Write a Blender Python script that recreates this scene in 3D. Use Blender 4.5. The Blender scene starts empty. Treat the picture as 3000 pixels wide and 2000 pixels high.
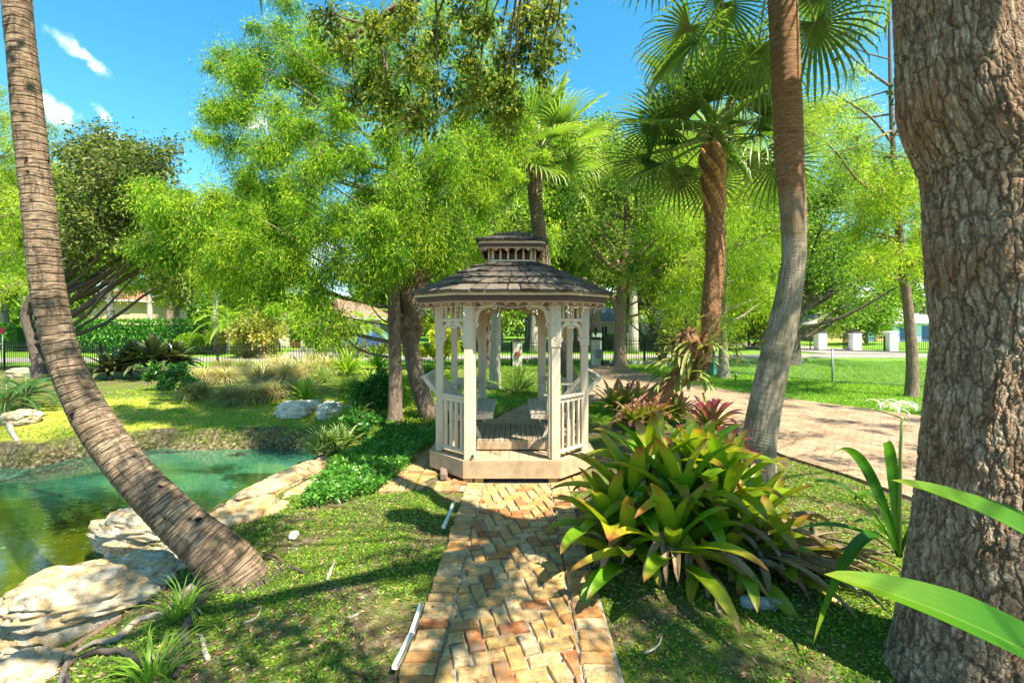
import bpy, math, random
import numpy as np
from mathutils import Vector, Matrix
rad = math.radians
R = np.random.default_rng(7)
random.seed(7)
scene = bpy.context.scene
COL = scene.collection

# ---------------------------------------------------------------- camera
F, HC, HY, CX = 1083.0, 1.9, 745.0, 1176.0      # focal length in pixels of the 2352 px wide study, eye height, horizon row, centre
cam = bpy.data.objects.new('camera', bpy.data.cameras.new('camera'))
COL.objects.link(cam); scene.camera = cam
cam.location = (0, 0, HC); cam.rotation_euler = (rad(90), 0, 0)
cam.data.sensor_width = 36; cam.data.lens = 36 * F / 2352
cam.data.shift_y = -(784 - HY) / 2352
cam.data.clip_start = 0.05; cam.data.clip_end = 2000

# ---------------------------------------------------------------- light
SUN = np.array([0.40, -0.36, 0.84]); SUN /= np.linalg.norm(SUN)
el = math.asin(SUN[2]); az = math.atan2(SUN[0], SUN[1])
w = bpy.data.worlds.new('World'); scene.world = w; w.use_nodes = True
nt = w.node_tree; nt.nodes.clear()
def wn(t, **k):
    n = nt.nodes.new(t)
    for a, b in k.items(): setattr(n, a, b)
    return n
out = wn('ShaderNodeOutputWorld'); bg = wn('ShaderNodeBackground'); nt.links.new(bg.outputs[0], out.inputs[0])
sky = wn('ShaderNodeTexSky'); sky.sky_type = 'NISHITA'; sky.sun_disc = False
sky.sun_elevation = el; sky.sun_rotation = az; sky.ozone_density = 3.0; sky.dust_density = 0.6
hs = wn('ShaderNodeHueSaturation'); hs.inputs['Saturation'].default_value = 1.32; hs.inputs['Value'].default_value = 1.0; hs.inputs['Hue'].default_value = 0.477
nt.links.new(sky.outputs[0], hs.inputs['Color'])
bg.inputs['Strength'].default_value = 0.105
tc = wn('ShaderNodeTexCoord')
last = hs.outputs[0]
ns = wn('ShaderNodeTexNoise'); ns.inputs['Scale'].default_value = 34; ns.inputs['Detail'].default_value = 7; ns.inputs['Roughness'].default_value = 0.62
nt.links.new(tc.outputs['Generated'], ns.inputs['Vector'])
def cloud(vx, vy, ax, ay, ang, k=1.0):
    """a small cloud in the direction of (vx, vy), ax by ay radians"""
    global last
    d = Vector(((vx - CX) / F, 1, (HY - vy) / F)).normalized()
    mp = wn('ShaderNodeMapping'); mp.vector_type = 'TEXTURE'
    yaw = math.atan2(-d.x, d.y); pit = math.asin(d.z)
    m = Matrix.Rotation(yaw, 3, 'Z') @ Matrix.Rotation(pit, 3, 'X') @ Matrix.Rotation(ang, 3, 'Y')
    mp.inputs['Location'].default_value = d; mp.inputs['Rotation'].default_value = m.to_euler(); mp.inputs['Scale'].default_value = (ax, ax, ay)
    nt.links.new(tc.outputs['Generated'], mp.inputs[0])
    ln = wn('ShaderNodeVectorMath', operation='LENGTH'); nt.links.new(mp.outputs[0], ln.inputs[0])
    a = wn('ShaderNodeMath', operation='MULTIPLY_ADD'); nt.links.new(ns.outputs[0], a.inputs[0]); a.inputs[1].default_value = -2.6; a.inputs[2].default_value = 1.9
    s = wn('ShaderNodeMath', operation='ADD'); nt.links.new(ln.outputs['Value'], s.inputs[0]); nt.links.new(a.outputs[0], s.inputs[1])
    mr = wn('ShaderNodeMapRange', interpolation_type='SMOOTHSTEP'); nt.links.new(s.outputs[0], mr.inputs[0])
    mr.inputs[1].default_value = 1.5; mr.inputs[2].default_value = 0.45; mr.inputs[3].default_value = 0; mr.inputs[4].default_value = k
    mx = wn('ShaderNodeMix', data_type='RGBA'); nt.links.new(mr.outputs[0], mx.inputs[0]); nt.links.new(last, mx.inputs[6])
    mx.inputs[7].default_value = (9.0, 9.3, 9.8, 1); last = mx.outputs[2]
cloud(160, 102, .045, .013, .65, .35); cloud(205, 135, .036, .012, .6, .5)
cloud(112, 250, .035, .022, .5, 1); cloud(240, 262, .022, .010, .9, .6); cloud(252, 312, .022, .009, .1, .6); cloud(590, 285, .06, .03, 0, 1); cloud(1500, 640, .3, .08, 0, 1); cloud(2080, 680, .3, .1, 0, 1)
cloud(700, 560, .25, .08, 0, .9); cloud(1000, 730, .5, .06, 0, 1)
nt.links.new(last, bg.inputs['Color'])
sl = bpy.data.lights.new('sun', 'SUN'); so = bpy.data.objects.new('sun', sl); COL.objects.link(so)
sl.energy = 5.0; sl.angle = rad(0.53); sl.color = (1, .92, .76)
so.rotation_euler = Vector(tuple(SUN)).to_track_quat('Z', 'Y').to_euler()
scene.view_settings.view_transform = 'Standard'; scene.view_settings.look = 'None'
scene.view_settings.exposure = 1.6; scene.view_settings.gamma = 1
scene.cycles.max_bounces = 6; scene.cycles.diffuse_bounces = 3; scene.cycles.glossy_bounces = 3
scene.cycles.transmission_bounces = 4; scene.cycles.transparent_max_bounces = 6
scene.cycles.sample_clamp_indirect = 4

# ---------------------------------------------------------------- noise and geometry helpers
def vnoise(p, s=1.0, seed=0):
    p = np.asarray(p, float) * s + seed * 17.31
    i = np.floor(p).astype(np.int64); f = p - i; f = f * f * (3 - 2 * f)
    def h(dx, dy, dz):
        n = (i[..., 0] + dx) * 374761393 + (i[..., 1] + dy) * 668265263 + (i[..., 2] + dz) * 2147483647 + seed * 144269
        n = (n ^ (n >> 13)) * 1274126177; n = n ^ (n >> 16)
        return (n & 0xffff) / 65535.0
    x, y, z = f[..., 0], f[..., 1], f[..., 2]
    a = h(0,0,0)*(1-x)+h(1,0,0)*x; b = h(0,1,0)*(1-x)+h(1,1,0)*x
    c = h(0,0,1)*(1-x)+h(1,0,1)*x; d = h(0,1,1)*(1-x)+h(1,1,1)*x
    return (a*(1-y)+b*y)*(1-z)+(c*(1-y)+d*y)*z
def fbm(p, s=1.0, oct=4, seed=0):
    t = 0; a = .5; tot = 0
    for o in range(oct):
        t = t + a * vnoise(p, s, seed + o); tot += a; a *= .5; s *= 2.03
    return t / tot
def nrm(v): return v / (np.linalg.norm(v, axis=-1, keepdims=True) + 1e-9)
def P(vx, vy, d): return np.array([(vx - CX) * d / F, d, HC + (HY - vy) * d / F])

class Geo:
    """collects vertices and faces in numpy blocks, then links them as ONE mesh object"""
    def __init__(s): s.v=[]; s.q=[]; s.t=[]; s.n=0; s.lv=[]; s.tc=[]; s.poly=[]
    def add(s, v, q=None, t=None, lv=0.5, tc=None, poly=None):
        v = np.asarray(v, float).reshape(-1, 3); k = len(v)
        if q is not None and len(q): s.q.append(np.asarray(q, np.int64).reshape(-1, 4) + s.n)
        if t is not None and len(t): s.t.append(np.asarray(t, np.int64).reshape(-1, 3) + s.n)
        if poly: s.poly += [[i + s.n for i in f] for f in poly]
        s.v.append(v); s.lv.append(np.broadcast_to(np.asarray(lv, float), (k,)).copy())
        s.tc.append(np.zeros((k, 3)) + (v if tc is None else np.asarray(tc, float)))
        s.n += k; return s
    def box(s, c, d, rz=0.0, lv=.5, bev=0.0, M=None):
        """box centred on c with size d; bev cuts its edges"""
        hx, hy, hz = np.array(d) / 2.0; b = min(bev, hx*.45, hy*.45, hz*.45)
        if b <= 0:
            v = np.array([[x*hx, y*hy, z*hz] for z in (-1,1) for y in (-1,1) for x in (-1,1)])
            q = [[0,2,3,1],[4,5,7,6],[0,1,5,4],[2,6,7,3],[0,4,6,2],[1,3,7,5]]; t = None
        else:
            v = []; idx = {}
            for sx in (-1,1):
                for sy in (-1,1):
                    for sz in (-1,1):
                        for a in range(3):
                            p = [sx*(hx-b), sy*(hy-b), sz*(hz-b)]; p[a] = (sx*hx, sy*hy, sz*hz)[a]
                            idx[(sx,sy,sz,a)] = len(v); v.append(p)
            q = []; t = []
            g = lambda *k: idx[k]
            for sg in (-1,1):
                q += [[g(sg,-1,-1,0),g(sg,1,-1,0),g(sg,1,1,0),g(sg,-1,1,0)][::sg],
                      [g(-1,sg,-1,1),g(-1,sg,1,1),g(1,sg,1,1),g(1,sg,-1,1)][::sg],
                      [g(-1,-1,sg,2),g(1,-1,sg,2),g(1,1,sg,2),g(-1,1,sg,2)][::sg]]
            for s1 in (-1,1):
                for s2 in (-1,1):
                    q += [[g(s1,s2,-1,0),g(s1,s2,-1,1),g(s1,s2,1,1),g(s1,s2,1,0)],
                          [g(s1,-1,s2,0),g(s1,-1,s2,2),g(s1,1,s2,2),g(s1,1,s2,0)],
                          [g(-1,s1,s2,1),g(-1,s1,s2,2),g(1,s1,s2,2),g(1,s1,s2,1)]]
            for sx in (-1,1):
                for sy in (-1,1):
                    for sz in (-1,1): t.append([g(sx,sy,sz,0),g(sx,sy,sz,1),g(sx,sy,sz,2)])
            v = np.array(v)
        if M is not None: v = v @ np.array(M)[:3,:3].T
        cz, sn = math.cos(rz), math.sin(rz)
        v = np.stack([v[:,0]*cz - v[:,1]*sn, v[:,0]*sn + v[:,1]*cz, v[:,2]], 1)
        return s.add(v + np.array(c, float), q, t, lv)
    def beam(s, a, b, wd, h, lv=.5, bev=.0):
        """box from point a to point b, wd wide and h high"""
        a = np.array(a, float); b = np.array(b, float); d = b - a; L = np.linalg.norm(d)
        q = Vector(tuple(d)).to_track_quat('X', 'Z').to_matrix()
        return s.box((a+b)/2, (L, wd, h), lv=lv, bev=bev, M=q)
    def tube(s, pts, r, n=8, lv=.5, cap=True, jit=None):
        p = np.asarray(pts, float); k = len(p); r = np.broadcast_to(np.asarray(r, float), (k,))
        T = nrm(np.gradient(p, axis=0))
        u = np.cross(T[0], [0,0,1.]); 
        if np.linalg.norm(u) < 1e-3: u = np.array([1.,0,0])
        U = np.zeros_like(p); u = u/np.linalg.norm(u)
        for i in range(k):
            u = u - T[i]*np.dot(u, T[i]); u /= np.linalg.norm(u); U[i] = u
        V = np.cross(T, U); a = np.linspace(0, 2*np.pi, n, endpoint=False)
        ln = np.concatenate([[0], np.cumsum(np.linalg.norm(np.diff(p, axis=0), axis=1))])
        rr = np.repeat(r[:,None], n, 1)
        if jit is not None: rr = rr * jit(ln[:,None]*np.ones(n), a[None,:]*np.ones((k,1)))
        v = p[:,None,:] + rr[...,None]*(np.cos(a)[None,:,None]*U[:,None,:] + np.sin(a)[None,:,None]*V[:,None,:])
        r0 = float(np.median(r))
        tcs = np.stack([np.broadcast_to(np.cos(a)*r0,(k,n)), np.broadcast_to(np.sin(a)*r0,(k,n)), np.repeat(ln[:,None],n,1)], -1)
        i = np.arange(k-1)[:,None]*n; j = np.arange(n)[None,:]; j2 = (j+1) % n
        q = np.stack([i+j, i+j2, i+n+j2, i+n+j], -1).reshape(-1,4)
        vv = v.reshape(-1,3); t = None; tt = tcs.reshape(-1,3)
        if cap:
            vv = np.concatenate([vv, p[:1], p[-1:]]); tt = np.concatenate([tt, [[0,0,0]], [[0,0,ln[-1]]]])
            c0, c1 = k*n, k*n+1; jj = np.arange(n); 
            t = np.concatenate([np.stack([np.full(n,c0), (jj+1)%n, jj],1), np.stack([np.full(n,c1), (k-1)*n+jj, (k-1)*n+(jj+1)%n],1)])
        return s.add(vv, q, t, lv, tt)
    def sticks(s, A, B, ra, rb):
        A = np.asarray(A); B = np.asarray(B); n = len(A)
        if n == 0: return s
        T = nrm(B-A); U = nrm(np.cross(T, R.normal(size=(n,3)))); V = np.cross(T,U)
        o = []
        for C, r in ((A, ra),(B, rb)):
            for k in range(3):
                a = k*2.0944; o.append(C + (math.cos(a)*U + math.sin(a)*V)*np.reshape(r, (-1,1)))
        v = np.stack(o, 1); b = np.arange(n)[:,None]*6
        q = np.concatenate([b+np.array([k, (k+1)%3, 3+(k+1)%3, 3+k]) for k in range(3)])
        return s.add(v.reshape(-1,3), q)
    def leaves(s, p, D, L, W, lv, fold=.15, bend=.15):
        """n pointed leaves: four corners each, from p along D"""
        n = len(p)
        if n == 0: return s
        D = nrm(D); S = nrm(np.cross(D, R.normal(size=(n,3)))); N = np.cross(S, D)
        L = np.reshape(np.broadcast_to(L,(n,)),(-1,1)); W = np.reshape(np.broadcast_to(W,(n,)),(-1,1))
        m = p + D*L*.45 + N*W*fold
        v = np.stack([p, m+S*W/2, p+D*L-np.array([0,0,1.])*L*bend, m-S*W/2], 1).reshape(-1,3)
        return s.add(v, np.arange(n*4).reshape(-1,4), None, np.repeat(np.broadcast_to(lv,(n,)),4))
    def strap(s, base, az_, el_, L, W, droop, n=9, lv=.5, chan=.25, tip=.12, basew=.6, twist=0.0, rag=0.0, power=1.6):
        """a strap leaf that arches: tc = (across, along, random) for the material"""
        t = np.linspace(0, 1, n); e = el_ - droop * t**power; ds = L/(n-1)
        dh = np.cos(e); dz = np.sin(e)
        h = np.concatenate([[0], np.cumsum((dh[1:]+dh[:-1])/2*ds)]); z = np.concatenate([[0], np.cumsum((dz[1:]+dz[:-1])/2*ds)])
        A = az_ + twist*t; d = np.stack([np.cos(A), np.sin(A)], 1)
        c = np.stack([base[0]+h*np.cos(az_+twist*t*.5), base[1]+h*np.sin(az_+twist*t*.5), base[2]+z], 1)
        wd = W*np.minimum(1, basew+(1-basew)*np.minimum(1,t/.4))*np.clip((1-t)/max(tip,.01),0.02,1)**.55
        wd = wd*np.where(t < .999, 1, 0.05)
        S = np.stack([-d[:,1], d[:,0], np.zeros(n)],1); N = np.stack([-d[:,0]*np.sin(e), -d[:,1]*np.sin(e), np.cos(e)],1)
        u = np.array([-1,-.5,0,.5,1.])
        v = c[:,None,:] + S[:,None,:]*(wd[:,None]*u[None,:]/2)[...,None] + N[:,None,:]*((wd[:,None]*chan)*(np.abs(u)[None,:]**1.5))[...,None]
        if rag: v = v + R.normal(size=v.shape)*rag
        i = np.arange(n-1)[:,None]*5; j = np.arange(4)[None,:]
        q = np.stack([i+j, i+j+1, i+5+j+1, i+5+j], -1).reshape(-1,4)
        tcs = np.stack([np.broadcast_to(u,(n,5)), np.repeat(t[:,None],5,1), np.full((n,5), lv)], -1)
        return s.add(v.reshape(-1,3), q, None, lv, tcs.reshape(-1,3))
    def build(s, name, mat, parent=None, loc=(0,0,0), smooth=False, local=False):
        """loc = origin of the object in world space; vertices are given in world space unless local"""
        v = np.concatenate(s.v)
        o0 = np.array(loc, float)
        if parent is not None and not local: o0 = o0 + np.array(world_of(parent))
        if not local: v = v - o0
        me = bpy.data.meshes.new(name)
        loops = []; sizes = []
        if s.q: q = np.concatenate(s.q); loops.append(q.ravel()); sizes.append(np.full(len(q),4))
        if s.t: t = np.concatenate(s.t); loops.append(t.ravel()); sizes.append(np.full(len(t),3))
        if s.poly: loops.append(np.array([i for f in s.poly for i in f])); sizes.append(np.array([len(f) for f in s.poly]))
        lo = np.concatenate(loops); sz = np.concatenate(sizes)
        me.vertices.add(len(v)); me.vertices.foreach_set('co', v.astype(np.float32).ravel())
        me.loops.add(len(lo)); me.loops.foreach_set('vertex_index', lo.astype(np.int32))
        me.polygons.add(len(sz)); me.polygons.foreach_set('loop_start', np.concatenate([[0], np.cumsum(sz)[:-1]]).astype(np.int32))
        me.polygons.foreach_set('loop_total', sz.astype(np.int32))
        me.polygons.foreach_set('use_smooth', np.full(len(sz), bool(smooth)))
        a = me.attributes.new('lv', 'FLOAT', 'POINT'); a.data.foreach_set('value', np.concatenate(s.lv).astype(np.float32))
        a = me.attributes.new('tc', 'FLOAT_VECTOR', 'POINT'); a.data.foreach_set('vector', np.concatenate(s.tc).astype(np.float32).ravel())
        me.update(calc_edges=True)
        if mat: me.materials.append(mat)
        ob = bpy.data.objects.new(name, me); COL.objects.link(ob)
        if parent is not None: ob.parent = parent; ob.location = tuple(loc)
        else: ob.location = tuple(o0)
        return ob
def world_of(o):
    p = np.array(o.location)
    return p + world_of(o.parent) if o.parent else p
def tag(o, label=None, cat=None, group=None, kind=None):
    if label: o['label'] = label
    if cat: o['category'] = cat
    if group: o['group'] = group
    if kind: o['kind'] = kind
    return o
def thing(name, label, cat, loc, group=None, rz=0):
    o = bpy.data.objects.new(name, None); COL.objects.link(o); o.location = tuple(loc); o.rotation_euler = (0,0,rz)
    o.empty_display_size = .2
    return tag(o, label, cat, group)
def copy_tree(o, parent=None):
    c = o.copy(); COL.objects.link(c); c.parent = parent
    for ch in list(o.children):
        copy_tree(ch, c)
    return c

# ---------------------------------------------------------------- materials
def newmat(name):
    m = bpy.data.materials.new(name); m.use_nodes = True; t = m.node_tree; t.nodes.clear(); return m, t
class NT:
    def __init__(s, t): s.t = t
    def n(s, ty, **k):
        n = s.t.nodes.new(ty)
        for a, b in k.items(): setattr(n, a, b)
        return n
    def l(s, a, b): s.t.links.new(a, b)
    def attr(s, name): return s.n('ShaderNodeAttribute', attribute_name=name)
    def noise(s, vec, sc, det=4, ro=.55, dist=0):
        n = s.n('ShaderNodeTexNoise'); n.inputs['Scale'].default_value = sc; n.inputs['Detail'].default_value = det
        n.inputs['Roughness'].default_value = ro; n.inputs['Distortion'].default_value = dist
        if vec is not None: s.l(vec, n.inputs['Vector'])
        return n.outputs[0]
    def ramp(s, fac, stops):
        r = s.n('ShaderNodeValToRGB'); e = r.color_ramp.elements
        while len(e) < len(stops): e.new(.5)
        for el_, (p, c) in zip(e, stops): el_.position = p; el_.color = (*c, 1) if len(c) == 3 else c
        s.l(fac, r.inputs[0]); return r.outputs[0]
    def mix(s, f, a, b, mode='MIX'):
        m = s.n('ShaderNodeMix', data_type='RGBA', blend_type=mode)
        for sock, val in ((m.inputs[0], f), (m.inputs[6], a), (m.inputs[7], b)):
            if isinstance(val, (int, float)): sock.default_value = val
            elif isinstance(val, tuple): sock.default_value = (*val, 1) if len(val) == 3 else val
            else: s.l(val, sock)
        return m.outputs[2]
    def math(s, op, a, b=None, c=None, clamp=False):
        m = s.n('ShaderNodeMath', operation=op, use_clamp=clamp)
        for sock, val in zip(m.inputs, (a, b, c)):
            if val is None: continue
            if isinstance(val, (int, float)): sock.default_value = val
            else: s.l(val, sock)
        return m.outputs[0]
    def mapping(s, vec, scale=(1,1,1), rot=(0,0,0)):
        m = s.n('ShaderNodeMapping'); m.inputs['Scale'].default_value = scale; m.inputs['Rotation'].default_value = rot; s.l(vec, m.inputs[0]); return m.outputs[0]
    def obj(s): return s.n('ShaderNodeTexCoord').outputs['Object']
    def bump(s, h, st=.5, d=.01):
        b = s.n('ShaderNodeBump'); b.inputs['Strength'].default_value = st; b.inputs['Distance'].default_value = d; s.l(h, b.inputs['Height']); return b.outputs[0]
    def pr(s, col, rough=.6, spec=.4, normal=None, metal=0.0, sub=None):
        p = s.n('ShaderNodeBsdfPrincipled'); 
        if isinstance(col, tuple): p.inputs['Base Color'].default_value = (*col, 1)
        else: s.l(col, p.inputs['Base Color'])
        if isinstance(rough, (int, float)): p.inputs['Roughness'].default_value = rough
        else: s.l(rough, p.inputs['Roughness'])
        p.inputs['Specular IOR Level'].default_value = spec; p.inputs['Metallic'].default_value = metal
        if normal is not None: s.l(normal, p.inputs['Normal'])
        return p.outputs[0]
    def out(s, sh, disp=None):
        o = s.n('ShaderNodeOutputMaterial'); s.l(sh, o.inputs[0])
        if disp is not None: s.l(disp, o.inputs['Displacement'])
def leafmat(name, dark, mid, light, trans=.35, rough=.45, spec=.35):
    m, t = newmat(name); N = NT(t)
    a = N.attr('lv').outputs['Fac']
    col = N.ramp(a, [(0, dark), (.5, mid), (1, light)])
    p = N.pr(col, rough, spec)
    tr = N.n('ShaderNodeBsdfTranslucent'); N.l(N.mix(.5, col, (1.0, 1.0, .35), 'MULTIPLY'), tr.inputs[0])
    tb = N.mix(1.0, col, (1.9, 2.0, .8), 'MULTIPLY'); N.l(tb, tr.inputs[0])
    mx = N.n('ShaderNodeMixShader'); mx.inputs[0].default_value = trans; N.l(p, mx.inputs[1]); N.l(tr.outputs[0], mx.inputs[2])
    N.out(mx.outputs[0]); return m
def barkmat(name, dark, light, sc=8, zs=.35, bump=.02, moss=None, rough=.9):
    m, t = newmat(name); N = NT(t); tc = N.attr('tc').outputs['Vector']
    v = N.mapping(tc, (1,1,zs)); n1 = N.noise(v, sc*2.2, 6, .65, .4); n2 = N.noise(tc, 1.7, 3)
    h = N.ramp(n1, [(.3, (0,0,0)), (.62, (1,1,1))])
    col = N.mix(h, dark, light); col = N.mix(N.math('MULTIPLY', n2, .6), col, tuple(c*.75+.08 for c in light))
    if moss: col = N.mix(N.ramp(N.noise(tc, 2.6, 4, .6), [(.5,(0,0,0)),(.66,(1,1,1))]), col, moss)
    N.out(N.pr(col, rough, .2, N.bump(h, .8, bump))); return m
def simple(name, col, rough=.6, spec=.4, var=.12, sc=6, bump=0, metal=0):
    m, t = newmat(name); N = NT(t); o = N.obj(); n = N.noise(o, sc, 5, .6)
    c = N.mix(N.ramp(n, [(.35,(0,0,0)),(.7,(1,1,1))]), tuple(x*(1-var) for x in col), tuple(min(1,x*(1+var)) for x in col))
    N.out(N.pr(c, rough, spec, N.bump(n, .5, bump) if bump else None, metal)); return m
# ---------------------------------------------------------------- terrain
WZ = -0.50
def VG(vx, vy, z): d = F*(HC-z)/(vy-HY); return np.array([(vx-CX)*d/F, d])
pond = np.array([VG(x,y,WZ) for x,y in [(-40,1072),(60,1078),(160,1056),(300,1037),(370,1030),(450,1035),(600,1030),(700,1036),(745,1050),(700,1090),(640,1120),(560,1165),(460,1215),(350,1270),(250,1335),(150,1420),(60,1520),(-40,1620)]] + [np.array([-6.5,2.6]), np.array([-11,2.8]), np.array([-13,6.5])])
def sdf(x, y, poly):
    """signed distance to a polygon, positive inside"""
    x = np.asarray(x, float); y = np.asarray(y, float); d = np.full(x.shape, 1e9); ins = np.zeros(x.shape, bool); n = len(poly)
    for i in range(n):
        a = poly[i]; b = poly[(i+1)%n]; e = b-a
        t = np.clip(((x-a[0])*e[0]+(y-a[1])*e[1])/(e@e), 0, 1)
        d = np.minimum(d, np.hypot(x-a[0]-t*e[0], y-a[1]-t*e[1]))
        c = ((a[1] > y) != (b[1] > y)) & (x < (b[0]-a[0])*(y-a[1])/((b[1]-a[1]) if b[1] != a[1] else 1e-9) + a[0])
        ins ^= c
    return np.where(ins, d, -d)
drive = np.array([VG(x,y,0) for x,y in [(1330,837),(1362,836),(1440,846),(1560,876),(1700,900),(1900,927),(2100,953),(2400,1000),(2700,1060),(2700,1330),(2400,1245),(2090,1142),(1950,1092),(1800,1046),(1700,1000),(1600,960),(1500,930),(1440,916),(1400,906),(1366,880),(1338,850)]])
walk2 = np.array([VG(x,y,0) for x,y in [(1108,990),(1150,955),(1205,928),(1290,905),(1350,888),(1385,890),(1410,905),(1340,932),(1262,960),(1245,990)]])
def smooth(t): t = np.clip(t,0,1); return t*t*(3-2*t)
def T(x, y, detail=True):
    x = np.asarray(x, float); y = np.asarray(y, float)
    s = sdf(x, y, pond)
    near = smooth((6.5 - y - .35*(x+5))/2.0)          # near shore against far shore
    o = -s
    zf = np.where(o < .28, WZ + .34*smooth(o/.28), WZ + .34 + .22*smooth((o-.28)/3.5))
    zn = WZ + .15*smooth(o/.15) + .35*smooth((o-.05)/1.3)
    z = zf*(1-near) + zn*near
    z = np.where(s > 0, WZ - .75*smooth(s/1.2) - .02, z)
    z = z*(1-smooth((o-4)/5)*1.0) if False else np.where(o > 3.5, z*(1-smooth((o-3.5)/5)), z)
    if detail:
        p = np.stack([x,y,x*0],-1); k = smooth((o+.2)/.6)
        z = z + k*(.05*(fbm(p,.9,3,3)-.5) + .022*(fbm(p,6,3,5)-.5))
        bankk = np.exp(-((o-.2)/.35)**2)*(1-near); z = z + bankk*(.16*(fbm(p,4.5,4,8)-.5))
        pv = np.maximum(sdf(x,y,drive), sdf(x,y,walk2)); f = smooth((pv+.25)/.2)
        f = np.maximum(f, smooth((.95-np.abs(x-.0))/.15)*smooth((9.0-y)/.2)) ; z = z*(1-f) - .03*f
    return z
def GP(vx, vy, dz=0.0):
    z = 0.0
    for _ in range(14):
        x, y = VG(vx, vy, z); z = .5*z + .5*float(T(np.array([x]), np.array([y]), False)[0])
    return np.array([x, y, z+dz])
def steps(a, b, d0, grow=1.0):
    o = [a]
    while o[-1] < b: o.append(o[-1]+d0); d0 *= grow
    return o
xs = sorted(set([-v for v in steps(8, 90, .15, 1.09)] + list(np.arange(-8, 4.0, .05)) + steps(4, 90, .12, 1.07)))
ys = sorted(set(list(np.arange(-6, 1.2, .5)) + list(np.arange(1.2, 12, .05)) + steps(12, 140, .1, 1.045)))
xs = np.array(xs); ys = np.array(ys)
X, Y = np.meshgrid(xs, ys); Z = T(X, Y)
Z = np.where(Y > 140, 0, Z)
nx, ny = len(xs), len(ys)
i = np.arange(ny-1)[:,None]*nx; j = np.arange(nx-1)[None,:]
q = np.stack([i+j, i+j+1, i+nx+j+1, i+nx+j], -1).reshape(-1,4)
s = sdf(X, Y, pond)
lawn = smooth((X-.6)/1.5)*smooth((Y-8)/2) * smooth((sdf(X, Y, np.array([[0,9.5],[3,8.5],[60,6],[60,90],[-6,90],[-1.5,13]]))+.5)/1.0)
lawn = np.maximum(lawn, smooth((Y-20)/1.5))
moss = smooth((-s-.25)/.3)*(1-smooth((-s-3.2)/1.2))*smooth((Y-6.5-0.0*X)/1.5)*smooth((-1.5-X)/1.0)
g = Geo(); V3 = np.stack([X,Y,Z],-1).reshape(-1,3)
g.add(V3, q, None, lawn.ravel(), np.stack([lawn.ravel(), moss.ravel(), smooth((-s+.0)/.45).ravel()],-1))
m, t = newmat('ground_soil_and_grass'); N = NT(t); o = N.obj()
msk = N.n('ShaderNodeSeparateXYZ'); N.l(N.attr('tc').outputs['Vector'], msk.inputs[0])
n1 = N.noise(o, 1.6, 6, .65); n2 = N.noise(o, 14, 6, .7); n3 = N.noise(o, 60, 3, .7)
soil = N.ramp(n2, [(.25,(.035,.024,.014)),(.5,(.12,.085,.05)),(.62,(.24,.19,.12)),(.8,(.42,.38,.3))])
green = N.ramp(n3, [(.3,(.04,.07,.008)),(.55,(.13,.19,.02)),(.8,(.28,.32,.05))])
base = N.mix(N.ramp(n1, [(.42,(0,0,0)),(.56,(1,1,1))]), soil, green)
mo = N.ramp(n3, [(.2,(.16,.17,.01)),(.5,(.36,.36,.02)),(.8,(.52,.45,.12))])
mo = N.mix(N.ramp(n2, [(.5,(0,0,0)),(.66,(.8,.8,.8))]), mo, (.42,.36,.24))
la = N.ramp(n3, [(.2,(.05,.13,.008)),(.55,(.12,.27,.015)),(.85,(.25,.42,.04))])
la = N.mix(N.ramp(N.noise(o, .8, 4, .6), [(.4,(0,0,0)),(.7,(.5,.5,.5))]), la, (.26,.36,.05))
bank = N.ramp(N.noise(o, 16, 5, .75), [(.38,(.018,.014,.006)),(.5,(.10,.085,.035)),(.58,(.22,.19,.10)),(.66,(.40,.34,.22)),(.78,(.6,.54,.4))])
c = N.mix(msk.outputs[2], bank, base); c = N.mix(msk.outputs[1], c, mo); c = N.mix(msk.outputs[0], c, la)
N.out(N.pr(c, .9, .15, N.bump(N.math('ADD', n2, N.math('MULTIPLY', n3, .4)), 1, .04)))
tag(g.build('ground', m, smooth=True), 'garden ground', kind='structure')

# water
gx = np.linspace(-14,-2.4,90); gy = np.linspace(2,10.5,70); X, Y = np.meshgrid(gx, gy); nx=90
i = np.arange(69)[:,None]*nx; j = np.arange(89)[None,:]; q = np.stack([i+j,i+j+1,i+nx+j+1,i+nx+j],-1).reshape(-1,4)
keep = sdf(X,Y,pond).ravel() > -1.0; q = q[keep[q].all(1)]
g = Geo(); g.add(np.stack([X,Y,X*0+WZ],-1).reshape(-1,3), q)
m, t = newmat('pond_water'); N = NT(t); o = N.obj()
sx = N.n('ShaderNodeSeparateXYZ'); N.l(o, sx.inputs[0])
dn = N.math('MULTIPLY_ADD', N.noise(o, .7, 4, .6), 1.6, -.8)
k = N.math('ADD', N.math('MULTIPLY_ADD', sx.outputs[1], .34, -1.45), dn, clamp=True)
col = N.ramp(k, [(0,(.07,.085,.002)),(.35,(.012,.04,.004)),(.7,(.006,.05,.022)),(1,(.03,.13,.075))])
scum = N.ramp(N.noise(N.mapping(o,(1,2.5,1)), 9, 6, .75), [(.60,(0,0,0)),(.66,(1,1,1))])
scum = N.math('MULTIPLY', scum, N.ramp(N.noise(o,.9,3),[(.42,(0,0,0)),(.55,(1,1,1))]))
col = N.mix(N.math('MULTIPLY', scum, .75), col, (.32,.38,.18))
bn = N.math('ADD', N.math('MULTIPLY', N.noise(N.mapping(o,(1,2.2,1)), 3.5, 4, .5), 1.0), N.math('MULTIPLY', N.noise(o, 22, 2), .12))
rgh = N.math('MULTIPLY_ADD', scum, .4, .03)
sh_ = N.pr(col, rgh, 1.0, N.bump(bn, .18, .010)); sh_.node.inputs['IOR'].default_value = 2.6; N.out(sh_)
tag(g.build('pond_water', m, smooth=True), 'green pond water', kind='structure')

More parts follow.
